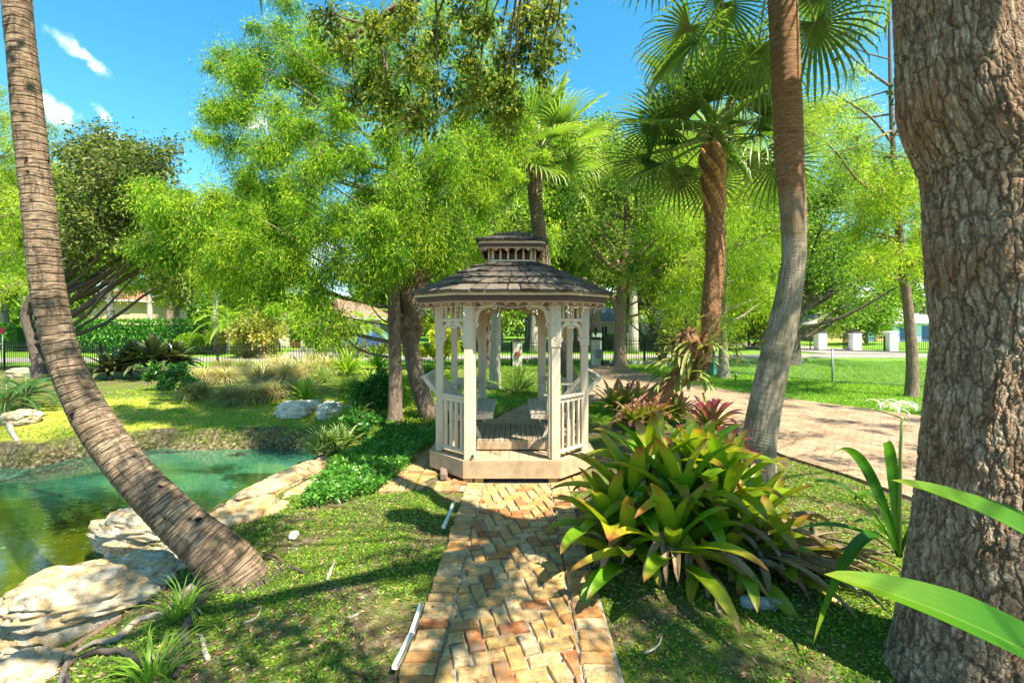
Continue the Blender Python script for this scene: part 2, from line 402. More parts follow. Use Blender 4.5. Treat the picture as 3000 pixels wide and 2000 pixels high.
# ---------------------------------------------------------------- brick path (real bricks), bricks carry their own tone in lv
def clip_poly(poly, planes):
    for (a, b, c) in planes:          # keep a*x + b*y <= c
        out_ = []; n = len(poly)
        for k in range(n):
            p = poly[k]; q_ = poly[(k+1)%n]; dp = a*p[0]+b*p[1]-c; dq = a*q_[0]+b*q_[1]-c
            if dp <= 0: out_.append(p)
            if (dp < 0) != (dq < 0) and dp != dq:
                t_ = dp/(dp-dq); out_.append((p[0]+(q_[0]-p[0])*t_, p[1]+(q_[1]-p[1])*t_))
        poly = out_
        if len(poly) < 3: return []
    return poly
def brick(g, poly, z0, z1, tone):
    c = np.mean(poly, axis=0); n = len(poly)
    if n < 3: return
    a = .5*abs(sum(poly[k][0]*poly[(k+1)%n][1]-poly[(k+1)%n][0]*poly[k][1] for k in range(n)))
    if a < .0009: return
    pl = np.array(poly); dd = nrm(c-pl)
    jit = R.normal(size=(n,2))*.0035
    A = pl + dd*.006 + jit; B = pl + dd*(.014+R.random((n,1))*.006) + jit
    dz = R.normal()*.003; sl = R.normal(size=2)*.02
    zt = z1 + dz + ((B-c)@sl)*.5
    v = np.concatenate([np.c_[A, np.full(n,z0)], np.c_[A, zt-.010], np.c_[B, zt]])
    f = []
    for k in range(n):
        k2 = (k+1)%n; f += [[k,k2,n+k2,n+k],[n+k,n+k2,2*n+k2,2*n+k]]
    f.append([2*n+k for k in range(n)])
    g.add(v, None, None, tone, None, f)
def rect(cx, cy, ux, uy, L, W):
    vx, vy = -uy, ux
    return [(cx+ux*a*L/2+vx*b*W/2, cy+uy*a*L/2+vy*b*W/2) for a,b in ((-1,-1),(1,-1),(1,1),(-1,1))]
g = Geo()
ax_ = np.array([.022, 1.0]); ax_ /= np.linalg.norm(ax_)            # path axis runs very slightly to the right
def lat(y): return -.025 + ax_[0]/ax_[1]*(y-2)                      # centre line x at depth y
HW = .60; BL, BW, GAP = .205, .098, .008
y = .6
while y < 5.62:
    for sgn in (-1, 1):
        wj = R.normal()*.006
        cx = lat(y) + sgn*(HW - BL/2) + wj
        brick(g, rect(cx, y, 1, R.normal()*.02, BL-GAP+R.normal()*.006, BW-GAP), -.05, .012, R.random())
    y += BW + R.random()*.004
th = rad(14); cu, su = math.cos(th), math.sin(th)
S_ = BL/2
for a in range(-60, 80):
    for b in range(-60, 80):
        # herringbone laid on a square lattice of half-brick steps
        k = (a - b) % 4
        if k == 0: r_ = (a*S_, b*S_, 2*S_, S_)
        elif k == 3: r_ = (a*S_, b*S_, S_, 2*S_)
        else: continue
        x0, y0, dx, dy = r_
        jx, jy = R.normal(size=2)*.004
        pl = [(x0+jx,y0+jy),(x0+dx+jx,y0+jy),(x0+dx+jx,y0+dy+jy),(x0+jx,y0+dy+jy)]
        pl = [(px*cu-py*su, px*su+py*cu+3.0) for px,py in pl]
        cxm = np.mean(pl, axis=0)
        if abs(cxm[0]-lat(cxm[1])) > .55 or not .5 < cxm[1] < 5.75: continue
        hw = HW - BL - .004
        nrm_ = (1.0, -ax_[0]/ax_[1])
        c0 = -.025 - ax_[0]/ax_[1]*2
        pl = clip_poly(pl, [(nrm_[0], nrm_[1], c0+hw), (-nrm_[0], -nrm_[1], -c0+hw), (0,1,5.62), (0,-1,-.6)])
        if pl:
            c = np.mean(pl, axis=0); pl = [tuple(c+(np.array(p)-c)*(.925+.03*R.random())+R.normal(size=2)*.003) for p in pl]
            brick(g, pl, -.05, .010, R.random())
# paving round the gazebo: header course in front left and right, side strips
for sgn in (-1, 1):
    for k in range(9):
        x = sgn*(.68+k*.105)+.03
        brick(g, rect(x, 5.50+R.normal()*.006, R.normal()*.03, 1, .2, .09), -.05, .008, R.random())
    for k in range(26):
        y = 5.66+k*.107
        brick(g, rect(sgn*1.46+.02, y, 1, R.normal()*.03, .2, .095), -.05, .008, R.random())
        for c_ in range(1, 6):
            if k < 30 and abs(sgn*(1.46-.107*c_*1.9)) > .55 : brick(g, rect(sgn*(1.46-.206*c_), y, 1, R.normal()*.02, .198, .095), -.05, .006, R.random()*.3+(0 if R.random()<.4 else .5))
m, t = newmat('old_brick'); N = NT(t); o = N.obj(); lv = N.attr('lv').outputs['Fac']
col = N.ramp(lv, [(0,(.22,.06,.03)),(.10,(.36,.13,.045)),(.22,(.48,.25,.08)),(.45,(.54,.35,.12)),(.75,(.50,.38,.17)),(1,(.56,.47,.28))])
n1 = N.noise(o, 19, 8, .78); n2 = N.noise(o, 75, 4, .75)
col = N.mix(N.ramp(n1, [(.42,(0,0,0)),(.62,(.85,.85,.85))]), col, (.46,.20,.05))
col = N.mix(N.ramp(n2, [(.54,(0,0,0)),(.66,(.75,.75,.75))]), col, (.10,.06,.035))
col = N.mix(N.ramp(N.noise(o, 11, 6, .7), [(.50,(0,0,0)),(.62,(.8,.8,.8))]), col, (.21,.16,.10))
col = N.mix(N.ramp(N.noise(o, 5, 4, .6), [(.5,(0,0,0)),(.75,(.6,.6,.6))]), col, (.42,.32,.20))
N.out(N.pr(col, .85, .25, N.bump(N.math('ADD', n1, N.math('MULTIPLY', n2, .5)), 1, .014)))
M_brick = m
tag(g.build('brick_path', m), 'garden path of old bricks', kind='structure')
g = Geo(); 
g.add([[-.60,.4,-.012],[.56,.4,-.012],[.66,5.6,-.012],[-.53,5.6,-.012]], [[0,1,2,3]])
g.add([[-1.52,5.41,-.016],[1.56,5.41,-.016],[1.56,8.4,-.016],[-1.52,8.4,-.016]], [[0,1,2,3]])
M_mortar = simple('sandy_mortar', (.30,.26,.20), .95, .1, .45, 18, .01)
tag(g.build('path_mortar', M_mortar), 'mortar bed of the brick path', kind='structure')
# brick driveway and the walk behind the gazebo (seen at a low angle)
m, t = newmat('driveway_brick'); N = NT(t); o = N.obj()
bt = N.n('ShaderNodeTexBrick'); bt.inputs['Scale'].default_value = 1; bt.inputs['Brick Width'].default_value = .21; bt.inputs['Row Height'].default_value = .105
bt.inputs['Mortar Size'].default_value = .006; bt.inputs['Mortar Smooth'].default_value = .3; bt.inputs['Bias'].default_value = .1
bt.inputs['Color1'].default_value = (.36,.26,.17,1); bt.inputs['Color2'].default_value = (.26,.15,.085,1); bt.inputs['Mortar'].default_value = (.12,.08,.05,1)
N.l(N.mapping(N.mix(.04, o, N.n('ShaderNodeTexNoise').outputs[1]), (1,1,1), (0,0,rad(38))), bt.inputs['Vector'])
n1 = N.noise(o, 3, 5, .65); n2 = N.noise(o, 30, 4, .7)
c = N.mix(N.ramp(n1, [(.4,(0,0,0)),(.7,(.75,.75,.75))]), bt.outputs[0], (.40,.29,.19)); c = N.mix(N.ramp(n2, [(.55,(0,0,0)),(.75,(.6,.6,.6))]), c, (.24,.11,.05))
N.out(N.pr(c, .85, .2, N.bump(N.math('MULTIPLY_ADD', bt.outputs[1], -1.0, n2), .8, .012)))
from mathutils.geometry import tessellate_polygon
def sheet(name, poly, z, mat, label, kind='structure'):
    g = Geo(); v = [(p[0], p[1], z) for p in poly]; n = len(v)
    tr = tessellate_polygon([[Vector(p) for p in v]]); tr = [[a,b,c] if (np.cross(np.array(v[b])-v[a], np.array(v[c])-v[a])[2] > 0) else [a,c,b] for a,b,c in tr]
    low = [(p[0], p[1], z-.08) for p in poly]
    g.add(np.array(v+low), [[k, n+k, n+(k+1)%n, (k+1)%n] for k in range(n)], tr)
    return tag(g.build(name, mat), label, kind=kind)
sheet('driveway', drive, .012, m, 'brick driveway'); sheet('rear_walk', walk2, .008, m, 'brick walk behind the gazebo')
M_asph = simple('pale_road', (.27,.24,.21), .9, .2, .15, 2)
sheet('road', [(-60,21.8),(-10,24.2),(4,26.2),(60,28.2),(60,31.5),(4,29.2),(-10,27.4),(-60,25)], .03, M_asph, 'road beyond the fence')
sheet('house_driveway', [(-13.5,27.2),(-7.0,27.6),(-9.5,38),(-17,38)], .045, M_asph, 'pale driveway of the tile roofed house')
sheet('gate_driveway', [(20,30.1),(26,30.4),(25,48),(19,48)], .05, M_asph, 'pale driveway between white pillars')

# edging strips left of the path
M_pvc = simple('white_edging', (.60,.56,.48), .5, .4, .12, 20, .002)
for nm, pts, lab in (('edging_strip', [(905,1540),(945,1460),(968,1392)], 'long white edging strip beside the path, nearest the camera'),
                ('edging_strip', [(1018,1215),(1030,1190),(1042,1158)], 'short white edging strip beside the path, close to the gazebo')):
    g = Geo(); p0 = [GP(*p, .015) for p in pts]
    if len(g.v) == 0 and nm: 
        off = 0.03
        a = np.array(p0)
        for k_ in range(2): g.beam(a[k_]+[0,0,.0], a[k_+1]+[0,0,.0], .035, .024, bev=.004)
    tag(g.build('edging_strip', M_pvc, loc=(0,0,0), smooth=True), lab, 'edging', 'white edging strips')

# ---------------------------------------------------------------- rocks
def rockmat(name, dark, light, tint, sc=3):
    m, t = newmat(name); N = NT(t); o = N.obj()
    n1 = N.noise(o, sc*2, 8, .68, .6); n2 = N.noise(o, sc*8, 6, .7); n3 = N.noise(N.mapping(o,(1,1,3.5)), sc*1.2, 5, .6, 1.2)
    c = N.ramp(n1, [(.30,dark),(.46,tuple(x*.75 for x in light)),(.6,light),(.75,tuple(min(1,x*1.15) for x in light))])
    c = N.mix(N.ramp(n3, [(.45,(0,0,0)),(.58,(.85,.85,.85))]), c, tint)
    c = N.mix(N.ramp(n2, [(.5,(0,0,0)),(.66,(.7,.7,.7))]), c, (.10,.08,.06))
    N.out(N.pr(c, .9, .2, N.bump(N.math('ADD', n1, N.math('MULTIPLY', n2, .35)), .9, .03))); return m
M_rock = rockmat('limestone', (.22,.17,.1), (.58,.50,.37), (.46,.30,.13))
M_rock2 = rockmat('ochre_limestone', (.2,.13,.06), (.58,.46,.28), (.50,.28,.09))
M_white = rockmat('white_limestone', (.3,.27,.2), (.80,.77,.68), (.66,.58,.42), 4)
def ico(n):
    import bmesh
    bm = bmesh.new(); bmesh.ops.create_icosphere(bm, subdivisions=n, radius=1); v = np.array([x.co[:] for x in bm.verts]); f = np.array([[y.index for y in x.verts] for x in bm.faces]); bm.free(); return v, f
ICO = {k: ico(k) for k in (1,2,3,4,5,6)}
def rock(name, c, size, rz, seed, mat, label, group=None, sub=5, cat='rock', flat=.0, tilt=0.0):
    v, f = ICO[sub]; v = v.copy()
    v = np.sign(v)*np.abs(v)**.72                                   # boxier
    n = nrm(v); 
    d = .30*(fbm(v, 1.2, 3, seed)-.5) + .16*(fbm(v*np.array([1,1,2.2]), 3.2, 4, seed+9)-.5)
    rid = np.abs(fbm(v*np.array([.7,.7,2.6]), 1.9, 3, seed+20)-.5)*2; d -= .22*np.clip(.25-rid,0,1)/.25*.5
    pit = fbm(v, 7, 3, seed+4); d -= .07*np.clip(pit-.55,0,1)/.45*2
    v = v*(1+d[:,None]*1.2)
    v = v*np.array(size)/2*.9
    a = tilt; v = np.stack([v[:,0], v[:,1]*math.cos(a)-v[:,2]*math.sin(a), v[:,1]*math.sin(a)+v[:,2]*math.cos(a)],1)
    cz, sn = math.cos(rz), math.sin(rz); v = np.stack([v[:,0]*cz-v[:,1]*sn, v[:,0]*sn+v[:,1]*cz, v[:,2]],1)
    g = Geo(); g.add(v+np.array(c), None, f); ob = g.build(name, mat, loc=c, smooth=True); return tag(ob, label, cat, group)
def slab(va, vb, wd, h, seed, label, mat=None, dz=0.0, tilt=.15, sh=0.0):
    a = GP(*va); b = GP(*vb); d = b-a; L = np.linalg.norm(d[:2]); c = (a+b)/2; c[:2] += np.array([d[1], -d[0]])/L*sh; c[2] = WZ + h*.30 + dz
    return rock('bank_rock', c, (L*1.32, wd, h), math.atan2(d[1], d[0]), seed, mat or M_rock, label, 'limestone slabs along the pond bank', 6 if L > .9 else 5, tilt=tilt)
slab((30,1520),(400,1310), .72, .60, 3, 'largest bleached limestone slab on the bank, lowest in view', M_rock, .10, sh=.02)
slab((-60,1630),(90,1530), .55, .5, 5, 'pale rock at the near left end of the bank', M_rock, .0)
slab((250,1310),(450,1225), .60, .60, 8, 'bleached rock behind the leaning palm trunk', M_rock, .10)
slab((450,1232),(650,1160), .56, .60, 11, 'orange stained slab right of the leaning palm trunk', M_rock2, .06)
slab((540,1165),(755,1058), .54, .52, 15, 'long tan slab at the far right end of the pond', M_rock2, .07)
slab((370,1335),(520,1225), .5, .44, 23, 'pale slab wedged between the bleached rocks, under the palm trunk', M_rock, .12)
slab((640,1150),(790,1075), .42, .4, 27, 'ochre stained slab behind the ground cover', M_rock2, .10)
slab((560,1228),(680,1196), .3, .3, 18, 'thin grey ledge under the orange stained slab', M_rock, .12)
for k, (vx, vy, sx_, sy_, sz_, mt, lab) in enumerate([
    (668,958,.70,.46,.46,M_white,'white rock at the left of the three under the yucca'), (712,945,.42,.32,.34,M_white,'small pitted white rock at the middle of the three under the yucca'),
    (750,962,.52,.46,.46,M_white,'round white rock at the right of the three under the yucca'), (802,946,.24,.22,.2,M_white,'small white rock half hidden by the glossy shrub'),
    (30,975,.72,.5,.36,M_rock,'tan boulder on the left bank under the palm'), (45,868,.9,.6,.5,M_rock,'brown boulder far left in front of the fence'),
    (246,970,.16,.12,.2,M_white,'small upright white stone on the moss behind the leaning trunk'), (672,1234,.14,.08,.05,M_white,'flat pale stone on the grass right of the orange slab'),
    (875,905,.25,.2,.15,M_white,'small white rock in the shrubs')][:8]):
    b = GP(vx, vy); rock('rock', b + np.array([0,sy_*.3,sz_*.25]), (sx_*1.15,sy_*1.15,sz_*1.15), k*.7, 30+k, mt, lab, sub=5)
# ---------------------------------------------------------------- gazebo
def painted(name, col, wear=(.50,.34,.22)):
    m, t = newmat(name); N = NT(t); o = N.obj()
    n1 = N.noise(N.mapping(o,(1,1,.15)), 22, 5, .6); n2 = N.noise(o, 4, 5, .65); n3 = N.noise(o, 60, 2, .8)
    c = N.mix(N.ramp(n2, [(.4,(0,0,0)),(.8,(.55,.55,.55))]), col, tuple(x*.82 for x in col))
    c = N.mix(N.ramp(n1, [(.6,(0,0,0)),(.75,(.35,.35,.35))]), c, tuple(x*.7 for x in col))
    c = N.mix(N.ramp(n3, [(.72,(0,0,0)),(.78,(.8,.8,.8))]), c, wear)
    zz = N.n('ShaderNodeSeparateXYZ'); N.l(o, zz.inputs[0]); dm = N.math('MULTIPLY', N.math('MULTIPLY_ADD', zz.outputs[2], -1.8, 1.25, clamp=True), N.ramp(N.noise(o, 9, 5, .7), [(.42,(0,0,0)),(.62,(1,1,1))]))
    c = N.mix(N.math('MULTIPLY', dm, .5), c, (.20,.16,.09)); c = N.mix(N.ramp(N.noise(N.mapping(o,(1,1,.3)), 6, 6, .75), [(.56,(0,0,0)),(.7,(.55,.55,.55))]), c, tuple(x*.62 for x in col))
    N.out(N.pr(c, .65, .3, N.bump(n1, .5, .004))); return m
M_cream = painted('cream_paint', (.68,.53,.36)); M_white_p = painted('whitewashed_paint', (.64,.51,.36)); M_tan = painted('tan_deck_paint', (.47,.33,.20)); M_deck = painted('olive_deck_paint', (.40,.33,.22))
M_brown = painted('brown_trim', (.10,.055,.038)); M_val = painted('brown_valance', (.46,.27,.17)); M_seat = painted('seat_paint', (.62,.54,.42))
m, t = newmat('weathered_shingle'); N = NT(t); o = N.obj(); lv = N.attr('lv').outputs['Fac']
c = N.ramp(lv, [(0,(.045,.036,.028)),(.5,(.085,.068,.052)),(1,(.15,.122,.095))]); n1 = N.noise(o, 9, 6, .7); n2 = N.noise(N.mapping(o,(1,1,.3)), 55, 4, .7)
c = N.mix(N.ramp(n1, [(.45,(0,0,0)),(.75,(.8,.8,.8))]), c, (.22,.19,.15)); c = N.mix(N.ramp(n2, [(.5,(0,0,0)),(.7,(.6,.6,.6))]), c, (.045,.03,.025))
N.out(N.pr(c, .9, .15, N.bump(n2, .9, .012))); M_shin = m
M_iron = simple('black_iron', (.012,.012,.013), .4, .5, .3)
M_treat = simple('treated_timber', (.48,.30,.11), .8, .2, .25, 12)
GY = 6.95
gz = thing('gazebo', 'cream painted wooden gazebo with brown shingled roof and cupola on the brick path', 'gazebo', (0, GY, 0))
def octo(w_, W_, L_, cx=0, cy=GY):
    a = W_-w_
    return np.array([(-w_,-L_),(w_,-L_),(W_,-L_+a),(W_,L_-a),(w_,L_),(-w_,L_),(-W_,L_-a),(-W_,-L_+a)], float)+np.array([cx,cy])
def ring(g, o, z0, z1, th, lv=.5, inset=0.0):
    """boards along the eight sides, mitred"""
    c = o.mean(0)
    n = len(o); nr = []
    for k in range(n):
        e = o[(k+1)%n]-o[k]; e /= np.linalg.norm(e); nr.append(np.array([e[1],-e[0]]))
    inn = []
    for k in range(n):
        n1, n2 = nr[k-1], nr[k]; b = n1+n2; b = b/(b@n1); inn.append(o[k]-b*th)
    inn = np.array(inn)
    v = np.concatenate([np.c_[o,np.full(n,z0)], np.c_[o,np.full(n,z1)], np.c_[inn,np.full(n,z0)], np.c_[inn,np.full(n,z1)]])
    q = []
    for k in range(n):
        k2=(k+1)%n; q += [[k,k2,n+k2,n+k],[2*n+k2,2*n+k,3*n+k,3*n+k2],[n+k,n+k2,3*n+k2,3*n+k],[k2,k,2*n+k,2*n+k2]]
    g.add(v, q, None, lv)
# deck
dk = octo(.59, 1.075, 1.28)
g = Geo(); ring(g, dk, .215, .262, .09); g.build('deck_trim', M_tan, gz)
g = Geo(); ring(g, dk*1.0, .05, .213, .035); b_ = g.build('deck_apron', M_tan, gz)
g = Geo(); a_ = .485
k = -1.0
while k < 1.0:
    x0, x1 = k, k+.118; xm = max(abs(x0), abs(x1)); 
    L = 1.28-.095 if xm < .55 else 1.28-.095-(xm-.55)
    L = min(L, 1.18)
    if L > .1: g.box(((x0+x1)/2, GY, .238), (.1165, 2*L, .036), bev=.003)
    k += .121
g.build('floor_board', M_tan, gz)
for x, y in ((-.53,5.74),(.5,5.74),(-.4,5.74),(-1.0,6.3),(1.0,6.3),(-.5,8.1),(.5,8.1)): g = Geo(); g.box((x, y, .03), (.11,.09,.085), bev=.004); g.build('footing', M_treat, gz)
# posts
PW, PWW, PL, PA = .53, .943, 1.2, .413
po = octo(PW, PWW, PL)
ang = [0,0,math.pi/2,math.pi/2,0,0,math.pi/2,math.pi/2]
for k, (x, y) in enumerate(po):
    g = Geo(); rz = [ -.2, .2, .78, -.78, .2, -.2, .78, -.78][k]; rz = 0 if k in (0,1,4,5) else 0
    wd = .108 if k in (0,1,4,5) else .095
    g.box((x, y, .262+.985), (wd, wd, 1.97), rz, bev=.008)
    g.box((x, y, 1.90), (wd+.02, wd+.02, .56), rz, bev=.01)
    if k in (0,1,4,5): g.box((x+(.062 if x<0 else -.062)*1.0, y+(.03 if y < GY else -.03), 1.25), (.045, .12, 1.95), 0, bev=.006)
    pst = g.build('post', M_white_p if y < 6.5 else M_cream, gz)
g = Geo(); g.beam((-.475,5.70,.315),(-.475,5.66,.315),.03,.03,bev=.01); g.build('bolt', M_iron, gz)
# beams
bo = octo(PW+.03, PWW+.04, PL+.05)
g = Geo(); ring(g, bo, 2.165, 2.262, .045); g.build('top_beam', M_cream, gz)
def unit(a, b): d = np.array(b)-np.array(a); L = np.hypot(*d); return d/L, L
def arch(g, px, u, ztop, Rr, wd=.052, th=.03, off=0.0):
    """sawn arch bracket springing from a post at px along u"""
    n = 14; nrmv = np.array([-u[1], u[0]])
    def pt(r, th_):  # centre (Rr, -Rr)
        return Rr - r*math.cos(th_), -Rr + r*math.sin(th_)
    P_ = []
    for i_ in range(n+1):
        a = i_/n*math.pi/2; wv = wd*(1+.25*math.sin(a*6))
        P_.append((pt(Rr+wv*.25, a), pt(Rr-wv*.75, a)))
    def put(h, z, s_): return [px[0]+u[0]*(h+.055)+nrmv[0]*s_, px[1]+u[1]*(h+.055)+nrmv[1]*s_, ztop+z]
    v = []
    for (o1, i1) in P_:
        for s_ in (-th/2, th/2): v.append(put(o1[0], o1[1], s_)); v.append(put(i1[0], i1[1], s_))
    q = []
    for i_ in range(n):
        a = i_*4; b = a+4; q += [[a,a+1,b+1,b],[a+2,b+2,b+3,a+3],[a,b,b+2,a+2],[a+1,a+3,b+3,b+1]]
    q += [[0,2,3,1],[4*n,4*n+1,4*n+3,4*n+2]]
    g.add(v, q)
    for (h, z) in ((.028, -Rr-.01), (Rr+.0, -.045)):                      # drilled round ends
        m_ = 14; vv = []; qq = []
        for i_ in range(m_):
            a = i_/m_*2*math.pi
            for r_ in (.042, .014):
                for s_ in (-th/2-.002, th/2+.002): vv.append(put(h+r_*math.cos(a), z+r_*math.sin(a), s_))
        for i_ in range(m_):
            a = i_*4; b = ((i_+1)%m_)*4; qq += [[a,b,b+2,a+2],[a+1,a+3,b+3,b+1],[a,a+1,b+1,b],[a+2,b+2,b+3,a+3]]
        g.add(vv, qq)
def side(k0, k1, kind):
    A_, B_ = po[k0], po[k1]; u, L = unit(A_, B_)
    def at_(h, z): return (A_[0]+u[0]*h, A_[1]+u[1]*h, z)
    rz = math.atan2(u[1], u[0])
    if kind == 'open':
        for px, uu in ((A_, u), (B_, -u)):
            g = Geo(); arch(g, px, uu, 2.165, .26, .06); g.build('arch_bracket', M_cream, gz, smooth=False)
    else:
        g = Geo(); g.beam(at_(.04,1.955), at_(L-.04,1.955), .045, .045, bev=.008); cr = g.build('cross_rail', M_cream, gz)
        for i_ in range(4): g = Geo(); g.box(at_(.04+(L-.08)*(i_+1)/5, 2.07), (.028,.028,.19), rz, bev=.004); g.build('spindle', M_cream, gz)
        for px, uu in ((A_, u), (B_, -u)):
            g = Geo(); arch(g, px, uu, 1.93, min(.20, L/2-.09), .05); g.build('arch_bracket', M_cream, gz)
        g = Geo(); g.beam(at_(.04,1.0), at_(L-.04,1.0), .07, .035, bev=.012); g.beam(at_(.04,.955), at_(L-.04,.955), .03, .05, bev=.004)
        g.build('hand_rail', M_white_p, gz)
        g = Geo(); g.beam(at_(.04,.335), at_(L-.04,.335), .055, .04, bev=.012); g.build('bottom_rail', M_white_p, gz)
        nb = 4 if L < 1 else 11
        for i_ in range(nb):
            g = Geo(); g.box(at_(.05+(L-.10)*(i_+.75)/(nb+.5), .645), (.036,.036,.60), rz, bev=.006); g.build('baluster', M_white_p, gz)
side(0,1,'open'); side(4,5,'open'); side(7,0,'rail'); side(1,2,'rail'); side(3,4,'rail'); side(5,6,'rail')
for (a, b) in ((2,3),(6,7)):
    A_, B_ = po[a], po[b]; u, L = unit(A_, B_)
    
    for q1, q2 in ((A_, u), (B_, -u)): g = Geo(); arch(g, q1, q2, 2.165, .22); g.build('arch_bracket', M_cream, gz)
# eaves
ev = octo(.672, 1.246, 1.5)
def roof(ev_, top_, ze, zt, courses, per, name_pref='', fasc=(.042,.058,.065)):
    c = np.array([0, GY])
    z = ze
    g = Geo(); ring(g, ev_, ze-fasc[0], ze-.001, .02); g.build('fascia_strip', M_cream, gz)
    e2 = c+(ev_-c)*.975; g = Geo(); ring(g, e2, ze-fasc[0]-fasc[1], ze-fasc[0]-.0015, .02); g.build('fascia_board', M_brown, gz)
    # scalloped valance
    e3 = c+(ev_-c)*.955; zt3 = ze-fasc[0]-fasc[1]-.0015; g = Geo()
    for k in range(8):
        A_, B_ = e3[k], e3[(k+1)%8]; u, L = unit(A_, B_); nn = max(3, int(round(L/.145))); nm_ = np.array([u[1],-u[0]])
        for i_ in range(nn):
            s0 = L*i_/nn; s1 = L*(i_+1)/nn; m_ = 8; top = []; bot = []
            for j_ in range(m_+1):
                f_ = j_/m_; s_ = s0+(s1-s0)*f_; zz = zt3-fasc[2]*(1-.68*math.sin(math.pi*f_)**.7)
                top.append((A_[0]+u[0]*s_, A_[1]+u[1]*s_, zt3)); bot.append((A_[0]+u[0]*s_, A_[1]+u[1]*s_, zz))
            v = []
            for off in (0, -.018):
                v += [(x+nm_[0]*off, y+nm_[1]*off, z_) for x,y,z_ in top] + [(x+nm_[0]*off, y+nm_[1]*off, z_) for x,y,z_ in bot]
            m1 = m_+1; q = []
            for j_ in range(m_):
                q += [[m1+j_, m1+j_+1, j_+1, j_],[2*m1+j_, 2*m1+j_+1, 3*m1+j_+1, 3*m1+j_],[m1+j_+1, m1+j_, 3*m1+j_, 3*m1+j_+1]]
            g.add(v, q)
    g.build('scalloped_valance', M_val, gz)
    # deck under the shingles
    g = Geo(); n=8; v = np.concatenate([np.c_[c+(ev_-c)*.99, np.full(n, ze-.004)], np.c_[top_, np.full(n, zt)], np.c_[c+(ev_-c)*.96, np.full(n, ze-.03)], np.c_[top_, np.full(n, zt-.03)]])
    q = []
    for k in range(n):
        k2=(k+1)%n; q += [[k,k2,n+k2,n+k],[2*n+k2,2*n+k,3*n+k,3*n+k2]]
    g.add(v, q); g.build('roof_deck', M_brown, gz)
    g = Geo()
    for r_ in range(courses):
        f0, f1 = r_/courses, (r_+1.18)/courses; f1 = min(f1, 1.0)
        for k in range(8):
            def pt(f, s_): 
                o_ = ev_+(top_-ev_)*f; a, b = o_[k], o_[(k+1)%8]; p_ = a+(b-a)*s_; return np.array([p_[0],p_[1],ze+(zt-ze)*f])
            L = np.linalg.norm(pt(f0,1)-pt(f0,0)); nn = max(2, int(L/per)); cuts = np.linspace(0,1,nn+1); cuts[1:-1] += R.normal(size=nn-1)*.12/nn
            nn_ = np.cross(pt(f0,1)-pt(f0,0), pt(f1,.5)-pt(f0,.5)); nn_ /= np.linalg.norm(nn_)
            for i_ in range(nn):
                s0, s1 = cuts[i_]+.006, cuts[i_+1]-.006
                if i_ == 0: s0 = -.012
                if i_ == nn-1: s1 = 1.012
                fa = f0 - .03/courses*5*R.random()*.3 - (.035 if r_ == 0 else .02); th = .040+R.normal()*.006
                m_ = 4; v = []
                for s_ in np.linspace(s0, s1, m_+1):
                    wob = R.normal()*.003
                    a = pt(fa, s_); b = pt(f1, s_)
                    v += [a+nn_*(.006+wob), a+nn_*(.006+th+wob), b+nn_*.003, b+nn_*.010]
                q = []
                for j_ in range(m_):
                    a = j_*4; b = a+4; q += [[a,b,b+1,a+1],[a+1,b+1,b+3,a+3],[a,a+2,b+2,b]]
                q += [[0,1,3,2],[4*m_,4*m_+2,4*m_+3,4*m_+1]]
                g.add(v, q, None, R.random())
    g.build('roof_shingles', M_shin, gz)
tp = octo(.27, .36, .42)
roof(ev, tp, 2.285, 2.765, 5, .17)
cw = octo(.275, .33, .40)
g = Geo(); ring(g, cw*1.0, 2.755, 2.80, .03)
c_ = np.array([0,GY])
for k in range(8):
    A_, B_ = cw[k], cw[(k+1)%8]; u, L = unit(A_, B_); nn = 5 if L > .3 else 1
    for i_ in range(nn+1):
        p_ = A_+u*L*i_/nn; p_ = c_+(p_-c_)*.97; g2 = Geo(); g2.box((p_[0],p_[1],2.91), (.026,.026,.215), math.atan2(u[1],u[0]), bev=.003); g2.build('cupola_spindle', M_cream, gz)
g.build('cupola_sill', M_cream, gz)
g = Geo(); ring(g, c_+(cw-c_)*.80, 2.70, 2.90, .02); g.build('cupola_core', M_brown, gz)
roof(octo(.385, .46, .56), octo(.02,.03,.04), 3.035, 3.25, 2, .14, fasc=(.030,.045,.06))
# string lights
M_wire = simple('white_wire', (.70,.66,.58), .5, .4); M_bulb = simple('bulb_shell', (.85,.82,.72), .2, .6)
sl_ = thing('string_lights', 'white string lights drooping along the gazebo eaves', 'string lights', (0, 5.5, 2.1))
g = Geo(); gb = Geo()
e4 = np.array([0,GY]) + (ev-np.array([0,GY]))*.965
for k in (6,7,0,1,2):
    A_, B_ = e4[k], e4[(k+1)%8]; u, L = unit(A_, B_); n_ = 14
    pts = [(A_[0]+u[0]*L*f, A_[1]+u[1]*L*f, 2.125-.03*abs(math.sin(f*math.pi*3))+R.normal()*.003) for f in np.linspace(0,1,n_)]
    g.tube(pts, .0025, 5)
    for i_ in range(1, n_, 4):
        p_ = np.array(pts[i_]); dn = .04+.08*R.random()
        q_ = [p_, p_+[.008,0,-dn*.4], p_+[-.01+R.normal()*.01,0,-dn*.8], p_+[R.normal()*.02,.0,-dn]]
        g.tube(q_, .0015, 4)
        for w_ in q_[1:]:
            v, f = ICO[1]; gb = Geo(); gb.add(v*np.array([.0045,.0045,.010])+w_, None, f); gb.build('bulb', M_bulb, sl_)
for x_ in (-.5,.53):
    p_ = np.array([x_,5.68,2.1]); pts = [p_+[R.normal()*.02,0,-.05*i_] for i_ in range(8)]; g.tube(pts, .003, 4)
    for w_ in pts: v, f = ICO[1]; gb = Geo(); gb.add(v*np.array([.0045,.0045,.010])+w_, None, f); gb.build('bulb', M_bulb, sl_)
g.build('wire', M_wire, sl_)
